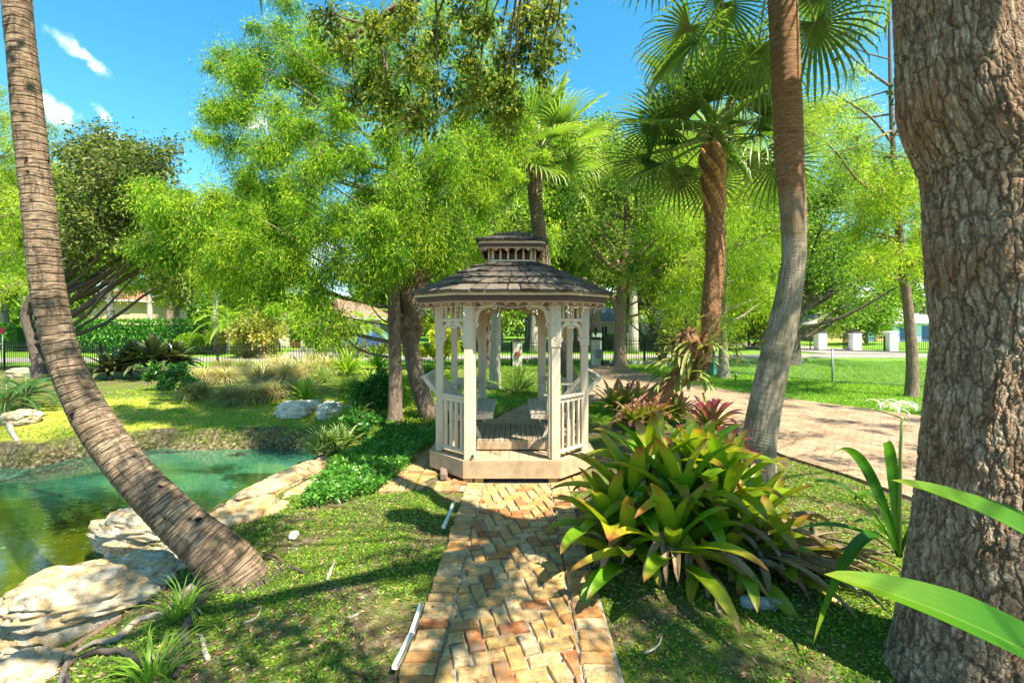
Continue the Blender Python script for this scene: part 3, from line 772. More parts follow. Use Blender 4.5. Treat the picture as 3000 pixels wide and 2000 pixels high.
# glider with two facing seats
gl = thing('glider_swing', 'wooden glider swing with two facing slatted seats inside the gazebo', 'swing', (0, 6.75, .26))
g = Geo(); k = -.455
while k < .45: g.box((k+.034, 6.67, .385), (.064, 1.06, .03), bev=.003); k += .0725
g.build('platform_boards', M_deck, gl)
g = Geo(); g.box((.005,6.15,.325), (.93,.03,.10), bev=.003); g.box((.005,7.19,.325), (.93,.03,.10), bev=.003)
g.box((-.45,6.67,.325), (.03,1.0,.09)); g.box((.46,6.67,.325), (.03,1.0,.09)); g.build('platform_apron', M_tan, gl)
for sg in (-1, 1):
    g = Geo(); seat = []
    for i_ in range(8):
        f_ = i_/7; x = sg*(.27+f_*.50); z = .735+.03*math.sin(f_*3.0)-.05*f_; g.box((x, 6.78, z), (.062, 1.12, .02), bev=.004, M=Matrix.Rotation(sg*(-.25+.5*f_), 3, 'Y'))
    so_ = g.build('seat', M_seat, gl)
    for y in (6.24, 7.32):
        g = Geo()
        g.beam((sg*.25, y, .695), (sg*.80, y, .665), .025, .075, bev=.004); g.beam((sg*.42, y, .40), (sg*.55,y,.68), .03,.05, bev=.003)
        g.beam((sg*.70, y, .64), (sg*1.16, y, 1.20), .03, .06, bev=.004); g.beam((sg*.78,y,.28),(sg*.74,y,.68),.03,.05)
        g.build('seat_frame', M_seat, gl)
    g = Geo()
    for i_ in range(9):
        f_ = i_/8; g.box((sg*(.77+f_*.36), 6.78, .74+f_*.45), (.066, 1.12, .02), bev=.004, M=Matrix.Rotation(sg*-.9, 3, 'Y'))
    g.box((sg*1.155,6.78,1.215),(.10,1.16,.025),bev=.004, M=Matrix.Rotation(sg*.3,3,'Y'))
    g.build('backrest', M_seat, gl)
    for y in (6.22, 7.34):
        g = Geo(); g.beam((sg*.42, y, .97), (sg*.98, y, .97), .07, .025, bev=.008); g.beam((sg*.48,y,.70),(sg*.48,y,.96),.03,.04); g.build('armrest', M_seat, gl)
    for y in (6.3, 7.25): g = Geo(); g.tube([(sg*.62,y,2.2),(sg*.60,y,1.2),(sg*.56,y,.68)], .009, 6); g.build('hanger_rod', M_iron, gl)
# ---------------------------------------------------------------- vegetation materials
L_cyp = leafmat('cypress_needles', (.03,.10,.006), (.14,.31,.012), (.42,.52,.035), .42, .5, .2)
L_cyp2 = leafmat('pale_cypress_needles', (.05,.15,.01), (.24,.39,.018), (.52,.58,.05), .4, .5, .2)
L_oak = leafmat('oak_leaves', (.02,.045,.008), (.07,.11,.015), (.24,.26,.06), .3, .5, .25)
L_oak2 = leafmat('light_oak_leaves', (.05,.12,.01), (.14,.25,.025), (.36,.42,.08), .36, .5, .25)
L_mix = leafmat('mixed_green_leaves', (.02,.08,.006), (.13,.26,.012), (.40,.47,.045), .3, .5, .25)  # greens from dark to yellowish, picked at random per leaf
L_croton = leafmat('croton_leaves', (.07,.13,.015), (.26,.28,.04), (.5,.36,.10), .3, .4, .4)
L_oak3 = leafmat('olive_oak_leaves', (.04,.08,.012), (.12,.17,.02), (.32,.34,.07), .42, .5, .2)
L_shrub = leafmat('glossy_shrub_leaves', (.012,.06,.008), (.03,.13,.014), (.09,.26,.03), .25, .28, .6)
L_cover = leafmat('ground_cover_leaves', (.03,.11,.012), (.07,.22,.02), (.18,.38,.05), .3, .35, .5)
L_hedge = leafmat('hedge_leaves', (.02,.10,.01), (.06,.22,.02), (.22,.42,.04), .3, .4, .4)
L_yel = leafmat('yellow_bush_leaves', (.20,.26,.01), (.42,.46,.02), (.62,.62,.06), .3, .5, .3)
L_grassy = leafmat('tan_grass', (.16,.19,.05), (.36,.33,.14), (.58,.48,.28), .3, .6, .2)
L_lawn = leafmat('lawn_blades', (.05,.13,.01), (.14,.27,.025), (.32,.44,.06), .4, .5, .3)
L_cover2 = leafmat('tiny_weeds', (.03,.09,.008), (.11,.24,.018), (.34,.42,.04), .3, .5, .3)
L_dry = leafmat('dry_leaves', (.10,.05,.02), (.28,.15,.07), (.50,.34,.2), .15, .7, .2)
L_red = leafmat('orange_flowers', (.5,.08,.02), (.7,.25,.05), (.7,.4,.15), .3, .6, .2)
def strapmat(name, stops, tips=None, rough=.35, trans=.3, streak=.25, spec=.5):
    """stops along the leaf; tc = (across, along, random)"""
    m, t = newmat(name); N = NT(t); sp = N.n('ShaderNodeSeparateXYZ'); N.l(N.attr('tc').outputs['Vector'], sp.inputs[0])
    u, al, rn = sp.outputs; o = N.obj(); n1 = N.noise(o, 7, 4, .6)
    c = N.ramp(N.math('ADD', al, N.math('MULTIPLY_ADD', n1, .3, -.15)), stops[0]); c2 = N.ramp(N.math('ADD', al, N.math('MULTIPLY_ADD', n1, .3, -.15)), stops[-1])
    c = N.mix(rn, c, c2)
    st = N.noise(N.mapping(N.attr('tc').outputs['Vector'], (14, .6, 5)), 2, 3, .6)
    c = N.mix(N.math('MULTIPLY', st, streak), c, tuple([.02,.03,.005]))
    mid = N.math('LESS_THAN', N.math('ABSOLUTE', u), .05); c = N.mix(N.math('MULTIPLY', mid, .10), c, (.45,.5,.15))
    p = N.pr(c, rough, spec, N.bump(st, .3, .004)); tr = N.n('ShaderNodeBsdfTranslucent'); N.l(N.mix(1, c, (1.7,1.8,.7), 'MULTIPLY'), tr.inputs[0])
    mx = N.n('ShaderNodeMixShader'); mx.inputs[0].default_value = trans; N.l(p, mx.inputs[1]); N.l(tr.outputs[0], mx.inputs[2]); N.out(mx.outputs[0]); return m
G1 = [(0,(.03,.11,.006)),(.5,(.06,.22,.008)),(.85,(.15,.33,.012)),(.97,(.34,.22,.03)),(1,(.26,.06,.03))]
G2 = [(0,(.14,.22,.01)),(.4,(.32,.42,.015)),(.7,(.46,.42,.025)),(.88,(.46,.17,.04)),(1,(.16,.05,.03))]
S_brom = strapmat('bromeliad_leaf', [G1, G2], rough=.3)
S_pink = strapmat('pink_bromeliad_leaf', [[(0,(.3,.36,.04)),(.35,(.38,.30,.05)),(.6,(.44,.10,.12)),(1,(.46,.10,.16))], [(0,(.2,.3,.03)),(.5,(.25,.2,.04)),(.75,(.30,.04,.08)),(1,(.2,.03,.06))]])
S_olive = strapmat('olive_bromeliad_leaf', [[(0,(.16,.22,.02)),(.6,(.34,.36,.04)),(.85,(.42,.2,.1)),(1,(.3,.08,.1))], [(0,(.2,.26,.03)),(.5,(.3,.33,.05)),(.8,(.5,.2,.22)),(1,(.3,.08,.1))]])
S_dead = strapmat('dead_leaf', [[(0,(.40,.28,.15)),(.5,(.30,.19,.10)),(1,(.50,.38,.25))], [(0,(.13,.07,.04)),(.5,(.50,.37,.23)),(1,(.2,.12,.07))]], rough=.75, trans=.15, streak=.5, spec=.15)
S_lily = strapmat('lily_leaf', [[(0,(.02,.10,.003)),(.5,(.03,.15,.003)),(.85,(.10,.24,.003)),(1,(.26,.30,.01))], [(0,(.025,.11,.003)),(.5,(.04,.17,.003)),(1,(.14,.26,.005))]], rough=.5, trans=.25, streak=.5, spec=.12)
S_palm = strapmat('palm_leaflet', [[(0,(.08,.16,.03)),(.5,(.07,.17,.03)),(1,(.2,.28,.07))], [(0,(.20,.27,.05)),(.5,(.20,.30,.06)),(.9,(.38,.42,.14)),(1,(.5,.44,.22))]], rough=.35, trans=.3, streak=.15, spec=.6)
S_palm2 = strapmat('pale_palm_leaflet', [[(0,(.16,.24,.04)),(.6,(.22,.32,.06)),(1,(.40,.42,.16))], [(0,(.10,.22,.03)),(.6,(.18,.30,.05)),(1,(.34,.38,.12))]], rough=.4, trans=.35, streak=.1)
S_dark = strapmat('dark_dracaena_leaf', [[(0,(.02,.05,.015)),(.6,(.02,.055,.02)),(1,(.05,.08,.03))], [(0,(.07,.03,.03)),(.6,(.04,.05,.02)),(1,(.2,.2,.06))]], rough=.28, trans=.12, spec=.6)
S_bright = strapmat('bright_strap_leaf', [[(0,(.2,.3,.03)),(.5,(.28,.42,.03)),(1,(.5,.5,.08))], [(0,(.14,.28,.03)),(.5,(.2,.38,.03)),(1,(.34,.44,.06))]], rough=.4, trans=.4)
S_blue = strapmat('blue_green_frond', [[(0,(.03,.10,.03)),(1,(.06,.2,.06))], [(0,(.02,.08,.03)),(1,(.10,.24,.08))]], rough=.4, trans=.25)
S_stag = strapmat('staghorn_frond', [[(0,(.12,.2,.03)),(.6,(.2,.3,.05)),(1,(.34,.3,.08))], [(0,(.2,.14,.05)),(.6,(.28,.3,.06)),(1,(.4,.28,.08))]], rough=.5, trans=.25)
B_brown = barkmat('brown_bark', (.05,.03,.02), (.26,.18,.12), 9, .3)
B_grey = barkmat('grey_bark', (.09,.07,.05), (.36,.30,.23), 9, .25)
B_dark = barkmat('dark_bark', (.02,.014,.01), (.12,.085,.06), 8, .3)
B_pale = barkmat('pale_bark', (.22,.18,.14), (.52,.45,.36), 7, .3)
B_red = barkmat('orange_oak_bark', (.10,.05,.03), (.34,.22,.14), 8, .3)

def curve_pts(ctrl, n):
    """smooth resampling of control points (x, y, z, radius)"""
    c = np.array(ctrl, float); k = len(c); t = np.linspace(0, k-1, n); i = np.clip(t.astype(int), 0, k-2); f = (t-i)[:,None]
    p0 = c[np.clip(i-1,0,k-1)]; p1 = c[i]; p2 = c[i+1]; p3 = c[np.clip(i+2,0,k-1)]
    o = .5*((2*p1)+(-p0+p2)*f+(2*p0-5*p1+4*p2-p3)*f*f+(-p0+3*p1-3*p2+p3)*f**3)
    return o[:,:3], np.maximum(o[:,3], .001)
def crown(g, gb, clusters, twigs, per, L, W, droop=0.3, spread=.14, tone=.5, rb=.006, flat=1.0, stretch=1.0, tvar=.22, fluff=False):
    tw0 = twigs; rm = float(np.median([r for _, r in clusters]))
    for (c, r) in clusters:
        if fluff: c = np.array(c)+R.normal(size=3)*np.array([.22,.22,.10])
        c = np.array(c); twigs = max(5, int(tw0*(r/rm)**1.6)); d = nrm(R.normal(size=(twigs,3))); d[:,2] *= flat
        E = c + d*r*(R.random((twigs,1))**.45); E[:,2] -= droop*r*.4
        if gb is not None: gb.sticks(np.repeat(c[None],twigs,0)+R.normal(size=(twigs,3))*.03*r, E, rb, rb*.4)
        tt = R.random((twigs,per,1))**.8*.85+.22
        p = c + (E-c)[:,None,:]*tt + R.normal(size=(twigs,per,3))*spread*r
        p[...,2] -= droop*r*.35*(tt[...,0]**2)
        D = d[:,None,:]*.6 + R.normal(size=(twigs,per,3))*.75 + np.array([0,0,-droop*1.6])
        ct = tone + R.normal()*tvar*.3 + np.repeat(R.normal(size=twigs)*tvar*.6, per); lv = np.clip(ct + R.normal(size=twigs*per)*tvar*.8, 0, 1)
        n = twigs*per; g.leaves(p.reshape(-1,3), D.reshape(-1,3), L*(.6+.8*R.random(n)), W*(.6+.8*R.random(n)), lv)
def limb(gb, tp, tr, c, r, rl=None, rise=.55, n=9, near=False):
    """a limb from the trunk polyline to cluster centre c"""
    hd = np.hypot(tp[:,0]-c[0], tp[:,1]-c[1]); want = c[2]-rise*hd
    k = int(np.argmin(np.abs(tp[:,2]-want) + (tp[:,2] < tp[0,2]+.18*(tp[-1,2]-tp[0,2]))*5))
    if near: k = max(0, int(np.argmin(np.linalg.norm(tp-c, axis=1)))-2)
    s = tp[k]; r0 = min(tr[k]*.55, rl if rl else r*.09)
    m1 = s + (c-s)*np.array([.45,.45,.25]) + R.normal(size=3)*.04*r + [0,0,.05*r]
    p, rr = curve_pts([(*s, r0),(*m1, r0*.7),(*(s+(c-s)*.78+R.normal(size=3)*.06*r), r0*.45),(*c, r0*.2)], n)
    gb.tube(p, rr, 6, cap=False)
def auto_clusters(c, rad3, n, r, bias=.55, low=-1):
    o = []
    while len(o) < n:
        d = R.normal(size=3); d /= np.linalg.norm(d); f = R.random()**bias
        p = np.array(c)+d*np.array(rad3)*f
        if d[2]*f < low: continue
        o.append((p, r*(.7+.6*R.random())))
    return o
def tree(name, label, base, trunk, clusters, lm, bm, twigs=14, per=14, L=.12, W=.05, droop=.2, tone=.5, group=None, limbs=.5, sides=12, extra=None, tn=24, spread=.16, jit=None, rb=.006, cat='tree', tvar=.34, rise=.55):
    t = thing(name, label, cat, base, group)
    g = Geo(); gb = Geo(); tp, tr = curve_pts(trunk, tn)
    gb.tube(tp, tr, sides, jit=jit)
    for ex in (extra or []): p, r_ = curve_pts(ex, 16); gb.tube(p, r_, 9)
    if limbs:
        for (c, r) in clusters:
            if R.random() < limbs: limb(gb, tp, tr, np.array(c), r, rise=rise)
    crown(g, gb, clusters, twigs, per, L, W, droop, spread, tone, rb, tvar=tvar)
    gb.build('trunk', bm, t, smooth=True); g.build('crown', lm, t); return t
def flare(tp, base_r, top_r): return None

# ---------------------------------------------------------------- palms
def fan(g, gp, base, az_, el_, pl, rr, nseg=30, droop=1.1, lv=.5, wd=.032):
    """a costapalmate fan leaf on its stalk"""
    d = np.array([math.cos(az_)*math.cos(el_), math.sin(az_)*math.cos(el_), math.sin(el_)])
    sg = 7; pts = [np.array(base)+d*pl*f - np.array([0,0,.16*pl*f*f]) for f in np.linspace(0,1,sg)]
    gp.tube(pts, np.linspace(.022,.012,sg), 5); hub = pts[-1]; dd = nrm(pts[-1]-pts[-2]); e0 = math.asin(dd[2])
    side_ = np.array([-math.sin(az_), math.cos(az_), 0]); up = np.cross(dd, side_); up = up if up[2] > 0 else -up
    ro = R.normal()*.6; side_, up = side_*math.cos(ro)+up*math.sin(ro), up*math.cos(ro)-side_*math.sin(ro)
    for k in range(nseg):
        a = (k/(nseg-1)-.5)*rad(250); 
        v = dd*math.cos(a) + side_*math.sin(a) + up*.25*math.cos(a*.5)
        v /= np.linalg.norm(v); L = rr*(.80+.22*math.cos(a*.8))*(.93+.14*R.random())
        e = math.asin(np.clip(v[2],-1,1)); A = math.atan2(v[1], v[0])
        g.strap(hub, A, e, L, wd, droop*(.7+.5*R.random()), 6, lv=np.clip(lv+R.normal()*.15,0,1), chan=.35, tip=.75, basew=.35, power=3.2)
def fan_crown(t, c, n, pl, rr, seed, mat, els=(-.5,1.3), nseg=30, droop=1.1, lv=.4, wd=.032, azs=None, hang=None):
    g = Geo(); gp = Geo()
    for k in range(n):
        f = (k+.5)/n; e = els[0]+(els[1]-els[0])*f; a = k*2.399+seed
        fan(g, gp, np.array(c)+[0,0,.25*f], a, e, pl*(.85+.3*R.random()), rr*(.85+.25*R.random()), nseg, droop*(1.25-.5*f), lv+.2*(f-.5), wd)
    g.build('fronds', mat, t, smooth=True); gp.build('leaf_stalks', M_stalk, t, smooth=True)
M_stalk = simple('palm_stalk', (.26,.30,.09), .5, .4, .3, 8)
def palmbark(name, c1, c2, c3, rings=16, crack=1.0, sc=1.0):
    m, t = newmat(name); N = NT(t); v = N.attr('tc').outputs['Vector']
    n0 = N.noise(v, 2.2*sc, 4, .6); sp = N.n('ShaderNodeSeparateXYZ'); N.l(v, sp.inputs[0])
    ph = N.math('ADD', sp.outputs[2], N.math('MULTIPLY', N.noise(N.mapping(v,(1,1,.4)), 3.5, 3), .10))
    rg = N.math('FRACT', N.math('MULTIPLY', ph, rings)); ln = N.ramp(rg, [(0,(0,0,0)),(.14,(1,1,1)),(.85,(.8,.8,.8)),(1,(.1,.1,.1))])
    fine = N.noise(N.mapping(v,(2.5,2.5,16)), 5*sc, 5, .7); vc = N.noise(N.mapping(v,(9,9,1.6)), 4*sc, 4, .7)
    vcr = N.ramp(vc, [(.38,(0,0,0)),(.46,(1,1,1))])
    c = N.ramp(n0, [(.3,c1),(.55,c2),(.75,c3)]); c = N.mix(N.ramp(fine, [(.42,(0,0,0)),(.62,(.75,.75,.75))]), tuple(x*.38 for x in c1), c)
    lmod = N.ramp(N.noise(v, 4.5, 3), [(.4,(.1,.1,.1)),(.62,(.75,.75,.75))]); c = N.mix(N.math('MULTIPLY', N.math('SUBTRACT', 1.0, ln), lmod), c, tuple(x*.22 for x in c1)); c = N.mix(N.math('MULTIPLY_ADD', vcr, -.8*crack, .8*crack), c, tuple(x*.25 for x in c1))
    pits = N.ramp(N.noise(v, 13*sc, 2, .4), [(.27,(1,1,1)),(.31,(0,0,0))]); c = N.mix(pits, c, (.02,.012,.008))
    h = N.math('ADD', N.math('MULTIPLY', ln, .8), N.math('ADD', fine, N.math('MULTIPLY', vcr, .5*crack)))
    N.out(N.pr(c, .85, .2, N.bump(h, .9, .02))); return m
P_left = palmbark('leaning_palm_bark', (.30,.20,.12), (.52,.38,.25), (.68,.55,.38), 15, .7)
P_mid = palmbark('ringed_palm_bark', (.20,.11,.055), (.34,.21,.12), (.48,.34,.22), 30, .3)
P_gold = palmbark('pale_palm_bark', (.30,.22,.14), (.50,.40,.28), (.62,.53,.40), 16, .5)
def ringjit(amp, rings, seed):
    ph = R.random()*6
    def f(l, a):
        p = np.stack([np.cos(a)*.5, np.sin(a)*.5, l],-1)
        return 1 + amp*((l*rings + .3*np.sin(a+ph)) % 1 - .5) + .06*(fbm(p,3,3,seed)-.5) + .10*(fbm(p*np.array([1,1,.5]),1.1,2,seed+3)-.5)
    return f
def palm(name, label, base, ctrl, mat, sides=48, n=220, amp=.03, rings=15, seed=1, cat='palm tree', group=None):
    t = thing(name, label, cat, base, group); p, r_ = curve_pts(ctrl, n); g = Geo(); g.tube(p, r_, sides, jit=ringjit(amp, rings, seed)); g.build('trunk', mat, t, smooth=True); return t
def boots(t, pts, r_, dens, L, mat, seed=0):
    """old leaf bases standing off a trunk"""
    g = Geo()
    for k in range(len(pts)):
        for j_ in range(dens):
            a = k*2.399+j_*2*math.pi/dens; d = np.array([math.cos(a), math.sin(a), 0]); b = pts[k]+d*r_[k]*1.02
            g.beam(b-[0,0,L*.4], b+d*L*.45+np.array([0,0,L*.75]), .07*L/.25, .03, lv=R.random(), bev=.008)
    g.build('leaf_bases', mat, t)
def ctl(*a):
    """control points from (column, row, depth, half width in study pixels)"""
    o = []
    for (x, y, d, hw) in a: p = P(x, y, d); o.append((*p, hw*d/F*math.cos(math.atan((x-CX)/F))))
    return o
# ---- leaning palm at the left
b = GP(530, 1318); D0 = b[1]
t = palm('leaning_palm', 'tall palm with ringed brown trunk curving up from the rocky pond bank', b,
    ctl((575,1450,D0,98),(552,1370,D0,88),(526,1310,D0,76),(490,1265,D0-.02,64),(405,1190,D0-.03,57),(300,1082,D0-.03,53),(218,970,D0,51),(165,870,D0,46),(128,760,D0,44),(104,620,D0,43.5),(88,470,D0,42),(68,300,D0,41),(52,140,D0,39),(38,-10,D0,38),(10,-500,D0,35),(-10,-1000,D0,33)),
    P_left, 72, 420, .028, 11, 4)
top = P(-10,-1000,D0)
def feather(g, gp, base, az_, el_, L, nl, ll, droop, lv=.5, wd=.03, hang=.9):
    n = 12; e = el_ - droop*np.linspace(0,1,n)**1.5; ds = L/(n-1); pts = [np.array(base, float)]
    for k in range(1, n): pts.append(pts[-1]+ds*np.array([math.cos(az_)*math.cos(e[k]), math.sin(az_)*math.cos(e[k]), math.sin(e[k])]))
    pts = np.array(pts); gp.tube(pts, np.linspace(.02,.004,n)*L/2.5+.002, 4)
    for k in range(nl):
        f = .12+.88*k/nl; x = f*(n-1); i_ = min(int(x), n-2); p_ = pts[i_]+(pts[i_+1]-pts[i_])*(x-i_); ee = e[i_]
        for sg in (-1,1):
            a = az_+sg*rad(62-30*f); g.strap(p_, a, ee*.5+.25-.2*R.random(), ll*(1-.55*abs(f-.45))*(.9+.2*R.random()), wd, hang, 4, lv=np.clip(lv+R.normal()*.2,0,1), tip=.7, basew=.6, chan=.2)
g = Geo(); gp = Geo()
for k in range(14): feather(g, gp, top, k*2.399, 1.2-k*.1, 3.2, 34, .75, 1.5)
g.build('fronds', S_palm, t, smooth=True); gp.build('leaf_stalks', M_stalk, t, smooth=True)
g = Geo()
for k in range(90):
    a = R.random()*6.28; q_ = b+np.array([.10+math.cos(a)*.24, math.sin(a)*.24, .05*R.random()]); e_ = q_+np.array([math.cos(a)*.06, math.sin(a)*.06, -.12]); g.tube([q_, (q_+e_)/2+[math.cos(a)*.02,math.sin(a)*.02,.01], e_], [.006,.006,.004], 5)
g.build('root_mat', B_dark, t)
# ---- ringed palm right of centre
b = GP(1757, 1112); d1 = b[1]
t = palm('sabal_palm', 'ringed palm trunk beside the driveway, grey low down and brown above', b,
    ctl((1755,1150,d1,30),(1752,1105,d1,34),(1742,1030,d1,42),(1748,985,d1,41),(1772,860,d1,38),(1800,740,d1,35),(1815,660,d1,31),(1824,590,d1,29),(1823,500,d1,31),(1815,380,d1,34),(1808,230,d1,35),(1801,80,d1,35),(1794,-60,d1,35),(1788,-190,d1,34)), P_mid, 64, 420, .035, 30, 9)
m, tt_ = newmat('two_tone_palm_bark'); N = NT(tt_); v = N.attr('tc').outputs['Vector']; sp = N.n('ShaderNodeSeparateXYZ'); N.l(v, sp.inputs[0])
fine = N.noise(N.mapping(v,(2,2,22)), 5, 5, .7); ver = N.noise(N.mapping(v,(14,14,1.2)), 3, 5, .7); big = N.noise(v, 3.4, 5, .6)
brown = N.ramp(fine, [(.3,(.07,.032,.014)),(.5,(.26,.13,.06)),(.7,(.44,.27,.15))])
grey = N.mix(N.ramp(ver, [(.4,(0,0,0)),(.55,(1,1,1))]), (.19,.145,.10), (.37,.295,.205)); grey = N.mix(N.ramp(big, [(.46,(0,0,0)),(.62,(.9,.9,.9))]), grey, (.15,.13,.07))
k = N.math('ADD', N.math('MULTIPLY', sp.outputs[2], 1.6), N.math('MULTIPLY_ADD', big, 1.6, -5.75), clamp=True)
N.out(N.pr(N.mix(k, grey, brown), .85, .2, N.bump(N.math('ADD', N.math('MULTIPLY', fine, k), N.math('MULTIPLY', ver, .5)), .9, .02)))
t.children[0].data.materials[0] = m
c = P(1788,-190,d1); boots(t, [c+[0,0,-.25+.06*k_] for k_ in range(10)], [.19]*10, 4, .3, B_brown)
fan_crown(t, c, 27, 1.25, 1.1, .4, S_palm, (-1.0,1.2), 32, 1.2, .35, .052)
# ---- sabal with boots, curved foot, staghorn fern
b = GP(1432, 975); d2 = b[1]
ct = ctl((1415,1010,d2,30),(1438,972,d2,31),(1482,930,d2,25),(1535,888,d2,23),(1588,840,d2,24),(1622,780,d2,25),(1634,700,d2,23),(1642,600,d2,23),(1642,500,d2,22),(1637,430,d2,24),(1636,380,d2,28),(1636,335,d2,27))
t = palm('sabal_palm', 'booted palm whose foot leans out of the bromeliads, full fan crown over the driveway', b, ct, P_mid, 48, 300, .05, 34, 14)
m = barkmat('fibrous_boot_bark', (.10,.035,.012), (.44,.22,.09), 12, .9, .04); t.children[0].data.materials[0] = m
tp, tr = curve_pts(ct, 120); boots(t, tp[88:116:1], tr[88:116:1]*.8, 5, .16, simple('boot_stub', (.55,.32,.13), .8, .2, .5, 14))
g = Geo()
for k_ in range(260):
    i_ = R.integers(30, 90); a = R.random()*6.28; dd = np.array([math.cos(a), math.sin(a), 0]); p_ = tp[i_]+dd*tr[i_]*.95; g.leaves(p_[None], (dd*.5+np.array([0,0,1.]))[None], .10, .03, R.random())
fb = g.build('bark_fibre', L_dry, t); fb['kind'] = 'stuff'
fan_crown(t, P(1636,325,d2), 38, 1.0, 1.15, 1.1, S_palm, (-.45,1.45), 30, .8, .3, .064)
# staghorn fern on it
sc_ = P(1588, 815, d2-.12)
sf = thing('staghorn_fern', 'staghorn fern with forked fronds clinging to the leaning palm trunk', 'fern', sc_)
g = Geo()
def stag(base, az_, el_, L, lv, droop=.5):
    g.strap(base, az_, el_, L, .075, droop, 6, lv=lv, tip=.05, basew=.35, chan=.2)
    e = el_-droop; end = np.array(base)+np.array([math.cos(az_)*math.cos((el_+e)/2), math.sin(az_)*math.cos((el_+e)/2), math.sin((el_+e)/2)])*L*.93
    for da in (-.45,.05,.5): g.strap(end, az_+da*1.2, e+R.normal()*.25, L*.5, .042, .5, 5, lv=lv, tip=.5, basew=.9)
for k_ in range(64):
    a = R.random()*2*math.pi; f = R.random(); el_ = -1.1+2.5*R.random(); o_ = np.array([(f-.5)*.35, 0, (f-.5)*.8])
    stag(sc_+o_+np.array([math.cos(a),math.sin(a),0])*.2, a, el_, .30+.22*R.random(), R.random(), .3 if el_ > 0 else .5)
g.build('fronds', S_stag, sf, smooth=True)
g = Geo(); v, f = ICO[4]; vv = v*(1+.35*(fbm(v,2.5,3,2)-.5))[:,None]*np.array([.26,.24,.48]); g.add(vv+sc_+[.0,.06,0], None, f); g.leaves(sc_+nrm(R.normal(size=(260,3)))*np.array([.26,.24,.46])+[.0,.04,0], R.normal(size=(260,3)), .16, .10, R.random(260)); g.build('root_mass', L_dry, sf)
# ---- sabal behind the gazebo
b = GP(1322, 912); d3 = b[1]
ct = ctl((1330,935,d3,26),(1320,905,d3,22),(1304,850,d3,18),(1284,790,d3,17),(1262,700,d3,17),(1248,600,d3,17),(1238,530,d3,16.5),(1230,460,d3,16),(1226,400,d3,19),(1226,375,d3,18))
t = palm('sabal_palm', 'slim pale palm rising behind the gazebo cupola', b, ct, P_gold, 32, 240, .07, 16, 21)
tp, tr = curve_pts(ct, 80); boots(t, tp[68:78], tr[68:78]*.9, 5, .2, simple('boot_stub_dark', (.36,.2,.09), .8, .2, .5, 14))
fan_crown(t, P(1240,360,d3), 30, 1.05, 1.15, 2.2, S_palm2, (-.45,1.4), 28, .9, .5, .06)
# ---- booted palm left behind the gazebo, crown among the cypress branches
b = GP(985, 958); d4 = b[1]
ct = ctl((992,980,d4,30),(985,950,d4,23),(962,880,d4,20),(945,800,d4,19),(940,740,d4,24),(950,680,d4,27),(958,600,d4,26),(960,520,d4,24))
t = palm('sabal_palm', 'palm with criss-cross boots standing beside the cypress left of the gazebo', b, ct, B_brown, 40, 160, .05, 12, 31)
tp, tr = curve_pts(ct, 80); boots(t, tp[38:78], tr[38:78]*.85, 5, .26, simple('boot_stub_brown', (.26,.17,.10), .85, .2, .5, 10))
fan_crown(t, P(962,480,d4), 16, .9, 1.0, .9, S_palm, (-.6,1.3), 26, 1.1, .35, .05)

# ---- big oak at the right, whose limbs shade the foreground
b = np.array([2.42, 2.35, 0.0])
DB = 2.45
prof = [(1720,1950,340),(1640,1975,300),(1568,2005,275),(1500,2026,258),(1300,2062,222),(1150,2084,205),(1000,2102,190),(800,2120,182),(600,2112,180),(400,2104,180),(330,2086,184),(250,2054,176),(170,2046,165),(0,2040,150),(-150,2030,160)]
ct = [(*P(l_+hw_, y_, DB), hw_*DB/F*math.cos(math.atan((l_+hw_-CX)/F))) for (y_, l_, hw_) in prof]
ot = thing('live_oak', 'massive oak with deeply fissured bark at the right edge, boughs overhead', 'tree', b)
p, r_ = curve_pts(ct, 620)
def oj(l, a):
    q_ = np.stack([np.cos(a)*.5, np.sin(a)*.5, l],-1); return 1 + .10*(fbm(q_,1.6,3,5)-.5) + .035*(fbm(q_*np.array([1,1,.4]),8,3,6)-.5)
g = Geo(); g.tube(p, r_, 560, jit=oj)
m, tt_ = newmat('fissured_oak_bark'); N = NT(tt_); v = N.attr('tc').outputs['Vector']
def nzc(sc, det): 
    q_ = N.n('ShaderNodeTexNoise'); q_.inputs['Scale'].default_value = sc; q_.inputs['Detail'].default_value = det; q_.inputs['Roughness'].default_value = .65; N.l(v, q_.inputs['Vector']); return q_.outputs[1]
wv = N.mix(.020, N.mix(.06, N.mapping(v,(1,1,.24)), nzc(7, 4)), nzc(30, 5))
vo = N.n('ShaderNodeTexVoronoi', feature='DISTANCE_TO_EDGE'); vo.inputs['Scale'].default_value = 54; N.l(wv, vo.inputs['Vector'])
vo2 = N.n('ShaderNodeTexVoronoi', feature='DISTANCE_TO_EDGE'); vo2.inputs['Scale'].default_value = 25; N.l(N.mix(.0, wv, wv), vo2.inputs['Vector'])
vo3 = N.n('ShaderNodeTexVoronoi', feature='F1'); vo3.inputs['Scale'].default_value = 54; N.l(wv, vo3.inputs['Vector'])
e1 = N.ramp(vo.outputs[0], [(0,(0,0,0)),(.24,(1,1,1))]); e2 = N.ramp(vo2.outputs[0], [(0,(0,0,0)),(.13,(1,1,1))])
n1 = N.noise(v, 40, 6, .78); n2 = N.noise(v, 2.3, 4, .6); n4 = N.noise(N.mapping(v,(1,1,.5)), 12, 4, .7)
pl = N.math('MULTIPLY', N.math('MULTIPLY_ADD', e1, .5, .5), N.math('MULTIPLY_ADD', e2, .75, .25))
pl = N.math('MULTIPLY', pl, N.math('MULTIPLY_ADD', n4, .9, .45), clamp=True)
